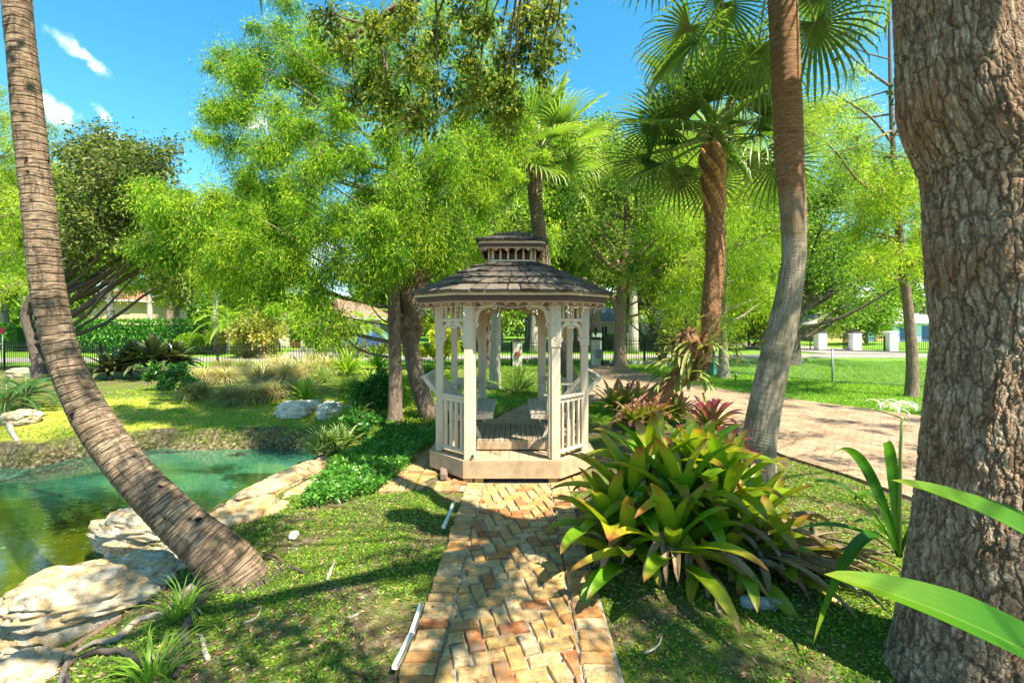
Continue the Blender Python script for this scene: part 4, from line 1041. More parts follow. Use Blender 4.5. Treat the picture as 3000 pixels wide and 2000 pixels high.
col = N.ramp(N.math('ADD', N.math('MULTIPLY', n1, .75), N.math('MULTIPLY', vo3.outputs[1], .25)), [(.3,(.14,.08,.045)),(.44,(.30,.195,.12)),(.58,(.46,.335,.23)),(.72,(.66,.56,.42))])
col = N.mix(N.ramp(n2, [(.48,(0,0,0)),(.66,(.6,.6,.6))]), col, (.40,.18,.09)); col = N.mix(N.ramp(N.noise(v,5,3),[(.6,(0,0,0)),(.72,(.45,.45,.45))]), col, (.34,.34,.26))
col = N.mix(N.math('MULTIPLY_ADD', pl, -1.35, .98, clamp=True), col, (.05,.026,.016))
dp = N.n('ShaderNodeDisplacement'); dp.inputs['Scale'].default_value = .014; dp.inputs['Midlevel'].default_value = .5; N.l(N.math('ADD', pl, N.math('MULTIPLY', n1, .45)), dp.inputs['Height'])
N.out(N.pr(col, .9, .15, N.bump(n1, .6, .006)), dp.outputs[0]); m.displacement_method = 'BOTH'
g.build('trunk', m, ot, smooth=True)
# boughs and crown overhead
fork = P(2190, -150, DB); gb = Geo(); gl_ = Geo()
hang = [(x, y, 5.0+dd_) for (x,y,dd_) in [(760,30,.3),(800,110,.1),(860,60,0),(870,170,.2),(930,30,-.2),(950,130,0),(1000,70,.3),(1010,190,.1),(1060,20,0),(1080,130,.2),(1120,60,-.2),(1150,200,.1),(1160,120,.3),(1200,30,0),(1210,90,.2),(1250,20,.1),(1240,150,-.1),(1170,250,.1),(900,230,.2),(820,210,.3),(1270,90,0),(960,255,.2),(1090,215,0)]]
cl = [(P(x, y, d_), .27*(.8+.4*R.random())) for x,y,d_ in hang]
bough, br = curve_pts([(*fork,.16),(1.6,3.0,4.6,.12),(.6,4.0,5.2,.085),(-.4,4.8,5.5,.06),(-1.3,5.1,5.3,.04),(-2.0,5.2,4.9,.02)], 30); gb.tube(bough, br, 10)
for c, r in cl: limb(gb, bough, br, np.array(c), r, .018, .2, near=True)
for c, r in cl[::3]:
    gb.tube([np.array(c), np.array(c)+[R.normal()*.1,0,-.2], np.array(c)+[R.normal()*.2,0,-.42]], [.006,.004,.002], 4, cap=False)
g3 = Geo(); crown(g3, gb, cl, 20, 19, .066, .030, .35, .19, .5, .004, tvar=.4); g3.build('foliage', L_oak3, ot)
up = []
tries = 0
while len(up) < 150:
    if len(up) % 4 == 3: p_ = np.array([5.5+6*R.random(), 2.5+6.5*R.random(), 6.0+2.0*R.random()])  # unseen crown clusters added so their shade falls on the driveway
    else: p_ = np.array([-3.0+9.5*R.random(), -4.0+7.4*R.random(), 5.6+2.4*R.random()])
    if p_[1] > 3.4 and p_[0] < 4: continue
    s2 = p_ - SUN*((p_[2]-1.5)/SUN[2])
    if abs(s2[0]) < 1.6 and 4.3 < s2[1] < 9 and R.random() < .8: continue  # unseen crown thinned where it would shade the gazebo
    up.append((p_, .26+.34*R.random()))
top_ = np.array([fork, [2.45,2.2,4.9], [2.4,1.9,6.0], [2.3,1.6,7.2]]); tpp, tpr = curve_pts([(*fork,.36),(2.45,2.2,4.9,.30),(2.4,1.9,6.0,.24),(2.3,1.6,7.2,.16)], 16); gb.tube(tpp, tpr, 14)
for k_, (ex, ey) in enumerate([(-2.5,-1.5),(6,-3),(8.5,6),(2,-4.5),(8,3),(5.5,.5)]):
    s_ = tpp[3+k_%5]; pp, prr = curve_pts([(*s_, .10),(s_[0]+(ex-s_[0])*.4, s_[1]+(ey-s_[1])*.4, s_[2]+.9,.06),(s_[0]+(ex-s_[0])*.75, s_[1]+(ey-s_[1])*.75, 7.0,.035),(ex,ey,7.4,.015)], 14); gb.tube(pp, prr, 9)
    for c, r in up[k_::12]: limb(gb, pp, prr, np.array(c), r, .010, .2, near=True)
crown(gl_, gb, up, 16, 14, .085, .045, .2, .24, .45, .005)
gb.build('boughs', B_brown, ot, smooth=True); gl_.build('crown', L_oak, ot)

# ---- central cypress, feathery
b = GP(905, 978); d5 = b[1]
cl = []
for (x, y, dd_) in [(600,120,.5),(555,165,.3),(680,125,0),(730,190,.4),(640,240,-.3),(560,235,0),(545,330,.3),(610,330,-.5),(700,300,.2),(780,260,-.5),(840,190,.3),(900,300,-.9),(820,380,-.8),(720,390,-.6),(640,430,-.2),(560,410,.3),(980,250,.2),(1060,260,.6),(1100,320,.2),(1000,380,-.8),(920,430,-1.1),(1080,420,0),(780,480,-1.0),(700,500,-.6),(620,500,-.3),(490,450,-.4),(420,470,-.5),(375,490,-.6),(450,530,-.6),(540,560,-.6),(640,600,-.6),(720,650,-.8),(560,640,-.4),(780,580,-1),(860,520,-1.2),(960,520,-.9),(1040,510,-.6),(1110,460,0),(1130,380,.2),(620,680,-.6),(700,720,-1),(480,610,-.5),(880,130,.2),(800,120,.5),(960,160,.4),(1030,330,-.4),(860,600,-1.2),(760,330,.6),(900,220,0),(660,540,.4),(840,450,.5),(980,470,.4),(500,250,.4),(520,120,.6),(640,60,.4),(720,70,.5),(400,560,-.4),(350,440,-.5),(1110,220,.4),(1010,570,-.4),(750,740,-1.1),(900,60,.5),(1000,100,.6),(1090,150,.5),(1170,260,.6),(1150,180,.8),(1180,330,.5),(820,60,.6),(700,150,.3),(1000,20,.8),(1110,60,.8)]:
    cl.append((P(x, y, d5+dd_*1.3), .50*(.85+.35*R.random())))
g = Geo()
cl = cl + [(np.array(c)+R.normal(size=3)*np.array([.42,.4,.22]), r*.62) for c, r in cl] + [(np.array(c)+R.normal(size=3)*np.array([.5,.4,.3]), r*.4) for c, r in cl]
tree('cypress_tree', 'feathery bright green cypress standing just left of the gazebo', b,
    ctl((905,1000,d5,28),(907,960,d5,19),(908,880,d5,16),(907,800,d5,15),(905,700,d5,15),(903,600,d5,13),(900,480,d5,11),(895,340,d5,8),(890,200,d5,5),(885,90,d5,2)), cl, L_cyp, B_brown, 32, 38, .085, .0135, .5, .5, spread=.26, rb=.005, tvar=.42, rise=.42, limbs=.3)

# ---- other trees, mid distance
def spec_clusters(lst, d, r): return [(P(x, y, d+dd_), r*(.75+.5*R.random())) for (x, y, dd_) in lst]
def scatter(x0, x1, y0, y1, n, dj, hole=None):
    return [(x0+(x1-x0)*R.random(), y0+(y1-y0)*R.random(), (R.random()-.5)*dj) for _ in range(n)]
b = GP(1425, 842); d = b[1]
cl = spec_clusters(scatter(1330,1600,330,640,52,4), d, 1.0) + spec_clusters([(1330,560,0),(1590,560,0),(1340,640,1),(1570,650,1),(1500,660,0),(1400,420,0)], d, .9)
tree('oak_tree', 'forked brown oak behind the gazebo at the right end of the iron fence', b, ctl((1425,850,d,24),(1424,825,d,16),(1425,740,d,13),(1430,640,d,12),(1438,560,d,9),(1440,480,d,7),(1430,420,d,4)), cl, L_oak2, B_red, 22, 24, .15, .075, .1, .5,
    extra=[ctl((1427,735,d,10),(1410,690,d,9),(1365,655,d,7),(1340,640,d-.5,5)), ctl((1428,620,d,8),(1400,570,d,7),(1385,520,d,5),(1392,450,d,3)), ctl((1432,610,d,9),(1475,580,d,7),(1510,545,d,5),(1545,530,d,3)), ctl((1430,600,d,7),(1452,540,d,6),(1462,470,d,4),(1455,430,d,3))])
b = GP(1137, 893); d = b[1]
tree('slim_tree', 'slim pale barked tree seen through the gazebo opening', b, ctl((1137,905,d,20),(1137,885,d,15),(1137,830,d,12),(1140,730,d,11),(1135,640,d,9),(1130,480,d,6),(1130,380,d,3)), spec_clusters(scatter(1040,1230,430,640,16,3), d, .8), L_mix, B_pale, 16, 18, .14, .05, .4)
b = GP(1118, 842); d = b[1]
tree('oak_tree', 'dark trunked tree directly behind the slim pale one, by the iron fence', b, ctl((1118,850,d,24),(1118,835,d,18),(1118,760,d,15),(1120,640,d,12),(1115,500,d,7)), spec_clusters(scatter(1000,1260,470,700,22,4), d, 1.3), L_mix, B_dark, 16, 18, .24, .09, .3)
b = GP(1662, 868); d = b[1]
tree('cypress_tree', 'straight grey cypress trunk on the lawn just right of the booted palm', b, ctl((1662,880,d,24),(1662,862,d,16),(1661,800,d,10),(1662,700,d,9),(1665,560,d,7),(1668,380,d,4),(1668,250,d,2)), spec_clusters(scatter(1530,1800,230,740,74,4), d, .95), L_cyp2, B_grey, 30, 36, .125, .024, .45, .5, rise=.3)
b = GP(2093, 912); d = b[1]
tree('cypress_tree', 'straight brown cypress trunk on the lawn beside the big oak', b, ctl((2093,925,d,26),(2095,900,d,19),(2095,820,d,15),(2085,700,d,13),(2072,600,d,12),(2062,500,d,9),(2052,350,d,7),(2045,200,d,5),(2042,0,d,3)), spec_clusters(scatter(1930,2160,340,610,42,3)+scatter(1850,2140,230,400,14,4)+[(1900,80,0),(1960,160,0),(1900,240,0),(2000,240,1),(2090,300,0),(1930,300,1),(1990,60,0),(2010,330,0),(2150,200,1),(2180,380,0)], d, .62), L_cyp2, B_brown, 26, 34, .085, .017, .35, .55, rise=.25,
    extra=[ctl((2050,330,d,4),(2000,270,d,3),(1940,230,d,2),(1880,190,d,1)), ctl((2047,200,d,4),(1990,160,d,3),(1930,110,d,2),(1880,90,d,1)), ctl((2050,300,d,4),(1960,340,d-.5,2.5),(1890,350,d-.5,1))])
b = GP(1815, 838); d = b[1]
tree('oak_tree', 'dark spreading oak on the lawn behind the ringed palm trunk', b, ctl((1815,850,d,36),(1816,830,d,26),(1820,770,d,19),(1828,710,d,17),(1850,640,d,12),(1860,560,d,8)), spec_clusters(scatter(1730,2080,380,660,60,6)+[(1990,690,0),(2030,670,1),(1950,700,0)], d, 1.3), L_oak2, B_dark, 22, 26, .145, .07, .1, .35,
    extra=[ctl((1826,730,d,13),(1870,690,d,11),(1930,660,d,8),(2010,625,d,5)), ctl((1826,715,d,12),(1880,650,d,9),(1910,610,d,6),(1940,560,d,3)), ctl((1824,740,d,12),(1790,660,d,9),(1770,600,d,5))])
b = GP(1958, 792); d = b[1]
tree('small_oak', 'small round headed oak in front of the peach house', b, ctl((1958,798,d,9),(1957,780,d,7),(1955,765,d,6),(1957,745,d,5),(1950,715,d,3)), spec_clusters(scatter(1890,2060,690,745,22,5), d, 1.5), L_oak2, B_brown, 14, 18, .34, .18, 0, .4, extra=[ctl((1956,765,d,4),(1930,748,d,3.5),(1900,735,d,2)), ctl((1956,758,d,4),(1985,735,d,3),(2005,720,d,2))])
b = GP(98, 868); d = b[1]
tree('oak_tree', 'dark glossy leaved oak behind the leaning palm with long low limbs', b, ctl((92,885,d,26),(92,850,d,20),(75,780,d,16),(60,720,d,15),(90,660,d,14),(130,600,d,11),(170,500,d,7),(190,400,d,4)), spec_clusters([(x+60,y,z) for x,y,z in scatter(90,330,330,600,50,5)]+[(150,350,0),(320,360,0),(300,340,0),(430,580,0),(400,520,0),(390,620,0),(410,640,0),(250,330,0),(140,420,0)], d, .85), L_oak, B_dark, 22, 22, .13, .07, .05, .6,
    extra=[ctl((88,770,d,13),(130,745,d,12),(200,700,d,10),(260,655,d,8),(340,610,d,6),(420,585,d,3)), ctl((80,740,d,11),(150,700,d,9),(230,640,d,7),(330,575,d,4),(390,560,d,2)), ctl((110,660,d,9),(190,610,d,7),(250,560,d,5),(300,500,d,3))])
b = GP(-40, 862); d = b[1]
tree('cypress_tree', 'bright cypress cut by the left edge beside the leaning palm', b, ctl((-40,870,d,20),(-40,840,d,13),(-30,700,d,10),(-20,500,d,7),(-20,250,d,3)), spec_clusters(scatter(-90,60,190,680,30,3)+[(110,290,0),(95,330,0)], d, .75), L_cyp2, B_grey, 28, 34, .11, .02, .4, .5, rise=.3)

# ---- background trees beyond the road: a few grown trees, then copies
protos = []
def bgtree(kind, x, d, H, rx, lm, bm, lab, n=30, cr=1.6, L=.36, W=.13, droop=.3, tone=.5, low=.36):
    b = np.array([x, d, -.02]); zc = H*(1+low)/2; rz = H*(1-low)/2
    cl = auto_clusters((x, d, zc), (rx, rx*.8, rz), n, cr*.8, .5)
    lean = R.normal()*.3
    return tree(kind, lab, b, [(x,d,-.1,.26),(x+lean*.3,d,H*.25,.18),(x+lean*.6,d,H*.55,.12),(x+lean,d,H*.92,.04)], cl, lm, bm, 26, 30, L*.66, W*.66, droop, tone, 'trees beyond the road', rise=.3, sides=8, tn=12)
LABS = {'c': ('cypress_tree', 'light green feathery cypress in the tree belt beyond the road'), 'o': ('broadleaf_tree', 'round leafy tree in the belt beyond the road'), 'p': ('tall_tree', 'tall yellow green tree in the belt beyond the road')}
A1 = bgtree('cypress_tree', -17.5, 33, 11, 2.6, L_cyp2, B_pale, LABS['c'][1], 34, 1.2, .30, .07, .4, .5, .34)
A2 = bgtree('broadleaf_tree', -22, 36, 9, 3.6, L_mix, B_brown, LABS['o'][1], 30, 1.6, .36, .17, .1, .4, .34)
A3 = bgtree('tall_tree', -27, 38, 13, 3.0, L_mix, B_grey, LABS['p'][1], 36, 1.4, .32, .12, .3, .6, .32)
A4 = bgtree('broadleaf_tree', 10, 37, 10, 3.4, L_oak2, B_brown, LABS['o'][1], 32, 1.5, .34, .16, .1, .5, .3)
BG = [(A1,-19.5,31,1),(A1,-28,33,1.15),(A3,-20,40,1.1),(A3,-34,36,1.2),(A2,-31,34,1.1),(A1,-24.5,32,.95),(A2,-38,38,1.3),(A3,-43,40,1.3),(A1,-37,31,1.1),(A2,-12,47,1.3),(A3,-6.5,52,1.2),
 (A4,-2.5,34,1.6),(A3,1.5,42,1.6),(A1,1.5,31,1.4),(A4,5.8,33,1.55),(A1,8,31,1.4),(A3,12.5,42,1.6),(A4,15,38,1.6),(A1,13.2,32,1.45),(A2,19,46,1.4),(A3,27,58,1.3),(A4,24,50,1.3),(A4,36,58,1.4),(A3,43,62,1.3),(A2,50,60,1.5),(A1,33,60,1.4),(A4,19,34,1.0),(A2,-55,48,1.8),(A3,-3,56,1.6),(A2,6,54,1.7),(A3,-26,52,1.6),(A2,-40,55,1.8),(A1,19.5,56,1.6),(A1,4.2,36,1.6),(A3,9,38,1.5),(A1,17,40,1.6),(A3,22.5,42,1.5),(A3,5.5,40,1.7),(A3,-9,44,1.5),(A1,-1,38,1.3),(A1,-6,40,1.1)]
ZN = [(150,'left of the leaning palm trunk'),(330,'behind the dark dracaenas'),(520,'behind the clipped hedge'),(700,'behind the round yellow bush'),(900,'behind the tile roofed house'),(1060,'behind the cypress and booted palm'),(1240,'framed by the gazebo opening'),(1400,'just right of the gazebo roof'),(1540,'behind the forked oak'),(1680,'behind the booted palm trunk'),(1800,'between the booted and the ringed palm'),(1950,'right of the ringed palm trunk'),(2130,'beside the brown cypress trunk'),(9999,'hidden towards the big oak')]
def bglab(o, x, d):
    vx = CX+x*F/d; z_ = next(t_ for a_, t_ in ZN if vx < a_); k0 = {'cypress_tree':'feathery light green cypress','broadleaf_tree':'round leafy tree','tall_tree':'tall yellow green tree'}[o.name.split('.')[0]]
    o['label'] = ('near ' if d < 35 else 'far ' if d > 50 else '')+k0+' '+z_
for k_, (pr_, x, d, s_) in enumerate(BG):
    c_ = copy_tree(pr_); c_.location = (x, d, -.02); c_.rotation_euler = (0,0,R.random()*6.28); c_.scale = (s_, s_, s_*(.9+.2*R.random())); bglab(c_, x, d)
for o_, x, d in ((A1,-17.5,33),(A2,-22,36),(A3,-27,38),(A4,10,37)): bglab(o_, x, d)
g = Geo(); n = 42000; x = -110+220*R.random(n); y = 72+6*R.random(n); hh = 4.5+3.5*fbm(np.stack([x,x*0,x*0],-1),.12,3,4)
g.leaves(np.stack([x,y,hh*R.random(n)**.8],1), R.normal(size=(n,3)), .95, .5, np.clip(.4+.25*R.normal(size=n),0,1))
tag(g.build('far_woods', L_oak2), 'far wood closing the view behind the houses', 'woods', kind='stuff')
# ---------------------------------------------------------------- bromeliads
def rosette(parent, name, c, n, L, W, mat, seed, els=(.25,1.35), droop=(1.6,.7), tip=.22, lean=(0,0)):
    g = Geo()
    for k in range(n):
        f = (k+.5)/n; a = k*2.399+seed+R.normal()*.15; e = els[0]+(els[1]-els[0])*f**1.1 + lean[0]*math.cos(a-lean[1])*.5
        dr = (droop[0]+(droop[1]-droop[0])*f)*(.75+.5*R.random())
        g.strap(np.array(c)+np.array([math.cos(a),math.sin(a),0])*.035+[0,0,.10*f], a, e, L*(.8+.4*R.random())*(1-.25*f*f), W*(.85+.3*R.random()), dr, 14, lv=R.random(), chan=.22, tip=tip, basew=.62, twist=R.normal()*.25, power=1.7)
    return g.build(name, mat, parent, smooth=True)
c0 = GP(1600, 1310); bc = thing('bromeliad_clump', 'big clump of green strap leaved bromeliads with browned tips beside the brick path', 'bromeliad', c0)
spots = [(1540,1240,3.45,30,.66),(1440,1255,3.55,24,.60),(1660,1270,3.6,26,.60),(1560,1130,3.75,30,.66),(1455,1135,3.85,28,.62),(1665,1120,3.9,28,.62),(1600,1050,4.1,28,.55),(1770,1275,3.5,20,.48),(1735,1180,3.8,20,.50),(1500,1060,4.1,26,.58),(1400,1190,3.75,20,.56)]
for k, (vx, vy, d_, n, L) in enumerate(spots):
    p_ = P(vx, vy, d_); p_[2] = max(p_[2]-.16, .04)
    rosette(bc, 'rosette', p_, int(n*.8), L*1.1, .128, S_brom, k*1.3, (.2,1.42), (1.5,.35), .38)
g = Geo()
for k in range(75):
    a = R.random()*6.28; rr_ = R.random()*.5; p_ = c0+np.array([math.cos(a)*rr_*1.1+.1, math.sin(a)*rr_*.7+.15, .25*R.random()+.06]); az_ = math.atan2(p_[1]-c0[1]-.15, p_[0]-c0[0])+R.normal()*.4
    g.strap(p_, az_, .5*R.random(), .42+.34*R.random(), .06, 1.3+R.random()*.6, 9, lv=R.random(), chan=.5, tip=.4, rag=.004, twist=R.normal()*.5)
for k in range(46):   # long dry ones swept out to the right
    p_ = GP(1720+60*R.random(), 1290+60*R.random())+[0,0,.10+.12*R.random()]; g.strap(p_, -.35+R.normal()*.45, .35*R.random()+.05, .5+.35*R.random(), .035, .55+.3*R.random(), 9, lv=R.random(), chan=.6, tip=.5, rag=.003)
g.build('dead_leaves', S_dead, bc, smooth=True)
g = Geo()
for k in range(9):
    p_ = c0+np.array([R.normal()*.15, .25+R.normal()*.1, 0]); g.tube([p_-[0,0,.05], p_+[R.normal()*.04,R.normal()*.04,.15], p_+[R.normal()*.1,R.normal()*.08,.3]], [.035,.03,.02], 8)
g.build('stems', B_dark, bc, smooth=True)
b = GP(1630, 1040); b = P(1628, 1000, 4.75); b[2] = 0; bp = thing('pink_bromeliad', 'pink tipped bromeliad behind the green clump beside the ringed palm', 'bromeliad', b)
b2 = P(1632, 958, 4.75); rosette(bp, 'rosette', b2-[0,0,.14], 30, .32, .066, S_pink, 1, (.5,1.45), (1.2,.4)); rosette(bp, 'rosette', b2-[-.12,.1,.38], 22, .36, .07, S_pink, 4, (.1,1.2), (1.4,.6))
g = Geo(); g.tube([b-[0,0,.05], b2-[0,0,.1]], [.05,.04], 8); 
g.build('stem', B_dark, bp)
for (vx, vy, s_, lab) in ((1440,925,1.0,'olive and pink bromeliad at the foot of the booted palm, left of its trunk'),(1540,950,.8,'olive bromeliad at the foot of the booted palm, right of its trunk'),(1480,960,.7,'low dark bromeliad in front of the booted palm foot')):
    b = GP(vx, vy+30); t = thing('bromeliad', lab, 'bromeliad', b, 'bromeliads round the booted palm')
    for k in range(3): rosette(t, 'rosette', b+[.28*(k-1)*s_, .1*k, .12], 28, .62*s_, .075, S_olive, k*2.2+vx, (.35,1.4), (1.1,.35))

# ---------------------------------------------------------------- lilies at the right
def leafto(g, base, tip, W, lv, sag=.0, n=22, chan=.18):
    """a long strap leaf from base to tip, rising then sagging"""
    base = np.array(base); tip = np.array(tip); t_ = np.linspace(0,1,n); c = base+(tip-base)*t_[:,None]; c[:,2] += sag*4*t_*(1-t_)
    d = nrm(np.gradient(c, axis=0)); S = nrm(np.cross(d, [0,0,1.])); N_ = np.cross(S, d); wd = W*(.5+.5*np.minimum(1,t_/.35))*np.clip((1-t_)/.45,0,1)**.65+.001
    u = np.array([-1,-.5,0,.5,1.]); tl = .45; S2 = S*math.cos(tl)+N_*math.sin(tl)
    v = c[:,None,:]+S2[:,None,:]*(wd[:,None]*u/2)[...,None]+N_[:,None,:]*(wd[:,None]*chan*np.abs(u)**1.5)[...,None]
    i_ = np.arange(n-1)[:,None]*5; j_ = np.arange(4)[None,:]; q = np.stack([i_+j_,i_+j_+1,i_+5+j_+1,i_+5+j_],-1).reshape(-1,4)
    g.add(v.reshape(-1,3), q, None, lv, np.stack([np.broadcast_to(u,(n,5)), np.repeat(t_[:,None],5,1), np.full((n,5),lv)],-1).reshape(-1,3))
lb = np.array([1.95,1.25,0.0]); ly = thing('crinum_lily', 'broad green lily leaves reaching in from the right across the oak trunk', 'lily', lb)
g = Geo(); lc = lb+[0,0,.35]
leafto(g, P(2700,1700,1.35), P(1893,1318,1.55), .16, .35, .06)
leafto(g, P(2800,1560,1.5), P(2048,1102,1.75), .13, .3, .10)
leafto(g, P(2750,1480,1.6), P(2176,1126,1.85), .11, .6, .06)
for k in range(9): leafto(g, lc, lb+[.9*math.cos(k*.7-1.2)+.2, .9*math.sin(k*.7-1.2)*.8-.2, .8+.3*R.random()], .085, R.random(), .25)
for k, e_ in enumerate([P(2700,1700,1.35),P(2800,1560,1.5),P(2750,1480,1.6)]): leafto(g, e_, lc-[0,0,.3], .05, .3, .0)
g.build('leaves', S_lily, ly, smooth=True)
lb2 = np.array([2.75,3.35,0.0]); ly2 = thing('crinum_lily', 'lily growing behind the oak trunk with white spider flowers on a stalk', 'lily', lb2)
g = Geo(); s2 = lb2+[0,0,.25]
for tip_, w_, lv_, sg_ in ((P(1868,1106,3.2),.075,.3,.16),(P(1960,1150,3.3),.065,.5,.20),(P(1830,1214,2.9),.045,.4,.10),(P(1960,1200,3.0),.05,.7,.10),(P(1868,1477,2.65),.065,.2,.34),(lb2+[.9,.3,.6],.08,.4,.3),(lb2+[.6,.9,.8],.08,.6,.3),(lb2+[.2,1.0,.7],.08,.6,.3)):
    leafto(g, s2, tip_, w_, lv_, sg_)
g.build('leaves', S_lily, ly2, smooth=True)
fl = P(2072, 948, 3.3); g = Geo(); g.tube([s2, (s2+fl)/2+[0,0,.25], fl-[0,0,.03]], [.014,.011,.009], 8); g.tube([fl-[0,0,.05]+[.05,0,0], fl+[-.14,0,.01], fl+[-.28,0,.04]],[.006,.005,.003],6); g.build('flower_stalk', simple('lily_stalk', (.25,.33,.08), .5, .4), ly2, smooth=True)
g = Geo()
for k in range(7):
    h = fl+np.array([R.normal()*.075, R.normal()*.04, .02+R.random()*.05]); 
    for j in range(6): g.strap(h, j*1.047+k, .9-R.random()*.6, .115+.03*R.random(), .015, 1.9, 8, lv=R.random(), tip=.5, basew=.5, chan=.15)
g.build('white_flowers', strapmat('white_petal', [[(0,(.75,.78,.6)),(.3,(.85,.86,.82)),(1,(.85,.86,.84))], [(0,(.7,.72,.4)),(.4,(.82,.83,.75)),(1,(.8,.8,.75))]], streak=.05, rough=.5), ly2, smooth=True)

# ---------------------------------------------------------------- shrubs, fans, grasses on the far side
def leafy(name, label, cat, c, rad3, n, twigs, per, L, W, lm, droop=0., tone=.5, group=None, bm=None, r=None, stems=6):
    t = thing(name, label, cat, c, group); cl = auto_clusters(np.array(c)+[0,0,rad3[2]], rad3, n, r or min(rad3)*.45, .5); g = Geo(); gb = Geo()
    for k in range(stems):
        q_ = cl[k%len(cl)][0]; gb.tube([np.array(c), (np.array(c)+q_)/2+R.normal(size=3)*.05, q_], [.03*rad3[2]+.006,.02*rad3[2]+.004,.006], 6, cap=False)
    crown(g, gb, cl, twigs, per, L, W, droop, .2, tone, .005); gb.build('stems', bm or B_brown, t, smooth=True); g.build('foliage', lm, t); return t
leafy('glossy_shrub', 'dark glossy leaved shrub at the foot of the cypress beside the gazebo', 'shrub', GP(858,965), (.42,.40,.55), 26, 18, 12, .085, .036, L_shrub, -.3, .55)
leafy('glossy_shrub', 'low glossy shrub spreading in front of the cypress foot', 'shrub', GP(830,1010), (.55,.4,.22), 16, 14, 12, .08, .034, L_shrub, -.2, .6)
def fanplant(label, c, n, L, mat=None, wd=.03, name='palmetto', nseg=18, pl=.35, lv=.5, group='low fan palms on the far bank', els=(.2,1.4)):
    t = thing(name, label, 'palmetto', c, group); g = Geo(); gp = Geo()
    for k in range(n): fan(g, gp, np.array(c)+[0,0,.02], k*2.399, els[0]+(els[1]-els[0])*(k+.5)/n, pl*(.8+.4*R.random()), L, nseg, .9, lv, wd)
    g.build('fronds', mat, t, smooth=True); gp.build('leaf_stalks', M_stalk, t); return t
fanplant('small fan palm in the grass behind the gazebo', GP(1187,903), 16, .65, S_palm2, .022, nseg=16, pl=.35, group=None)
for (x, y, L, lab) in ((812,985,.4,'low fan palm right of the white rocks'),(785,1035,.30,'drooping fan palm on the bank at the end of the pond'),(740,1040,.28,'fan palm leaning over the far end of the pond'),(800,900,.55,'fan palm between the yucca and the glossy shrub'),(740,880,.5,'fan palm in the tan grasses')):
    fanplant(lab, GP(x, y), 12, L, pl=.22, mat= S_palm2 if y < 1000 else S_palm, wd=.024)
def strapplant(name, label, c, n, L, W, mat, els=(.3,1.4), droop=(1.2,.4), cat='plant', group=None, stem=0.0, tip=.5):
    t = thing(name, label, cat, c, group); g = Geo()
    if stem: gs = Geo(); gs.tube([np.array(c)-[0,0,.05], np.array(c)+[0,0,stem]], [.05,.04], 8); gs.build('stem', B_brown, t, smooth=True)
    for k in range(n):
        f = (k+.5)/n; g.strap(np.array(c)+[0,0,stem+.02], k*2.399+R.normal()*.2, els[0]+(els[1]-els[0])*f, L*(.8+.4*R.random()), W*(.8+.4*R.random()), (droop[0]+(droop[1]-droop[0])*f)*(.7+.6*R.random()), 8, lv=R.random(), tip=tip, basew=.5)
    g.build('leaves', mat, t, smooth=True); return t
strapplant('yucca', 'stiff leaved yucca growing out of the white rocks', GP(700,930), 44, .62, .05, S_bright, (.1,1.45), (1.0,.15), 'yucca', stem=.12)
strapplant('lily_clump', 'bright yellow green lily clump in front of the left fence', GP(800,862), 70, 1.15, .085, S_bright, (.5,1.45), (1.3,.3), 'lily')
strapplant('lily_clump', 'darker lily clump right of the bright one, beside the cypress', GP(868,850), 40, 1.1, .10, S_lily, (.5,1.45), (1.1,.3), 'lily')
strapplant('variegated_clump', 'feathery yellow clump at the foot of the lilies', GP(850,885), 60, .6, .035, S_bright, (.3,1.4), (1.4,.5), 'plant')
# dark dracaenas in front of the left fence
for (x, y, h, L, n, lab) in ((352,872,.55,1.05,46,'largest dark broad leaved dracaena on a stout stem by the left fence'),(255,872,.25,.85,34,'low dark dracaena at the left of its group'),(300,868,.5,.9,34,'dark dracaena in the middle of its group'),(405,868,.5,.9,38,'dark dracaena at the right of its group')):
    strapplant('dracaena', lab, GP(x, y), n, L*.95, .27, S_dark, (.05,1.4), (1.1,.1), 'dracaena', 'dark dracaenas by the left fence', h, .6)
# tan grass clumps
def grassclump(label, c, n, L, tone, lm=None):
    t = tag(None, None) if False else None
    g = Geo(); 
    a = R.random(n)*6.283; e = 1.45-1.0*R.random(n)**1.2; Ls = L*(.6+.5*R.random(n)); b0 = np.array(c)+np.stack([np.cos(a)*.10*R.random(n), np.sin(a)*.10*R.random(n), 0*a],1)
    W = .009+.007*L
    prev = b0; dirs = []
    lvs = np.clip(tone+R.normal(size=n)*.2,0,1); S_ = np.stack([-np.sin(a), np.cos(a), 0*a],1); V_ = [prev]
    for k in range(4):
        ee = e-(k/3.)**1.3*(1.1+.5*R.random(n)); prev = prev+np.stack([np.cos(a)*np.cos(ee), np.sin(a)*np.cos(ee), np.sin(ee)],1)*(Ls/4)[:,None]; V_.append(prev)
    V_ = np.stack(V_,1); ws = np.array([1,1,.8,.5,.08])*W; A = V_+S_[:,None,:]*ws[None,:,None]/2; B = V_-S_[:,None,:]*ws[None,:,None]/2
    v = np.concatenate([A,B],1); b_ = np.arange(n)[:,None]*10; q = np.concatenate([b_+np.array([k, k+1, k+6, k+5]) for k in range(4)])
    g.add(v.reshape(-1,3), q, None, np.repeat(lvs,10)); return tag(g.build('grass_clump', lm or L_grassy, loc=c), label, 'grass clump', 'ornamental grass clumps on the far bank')
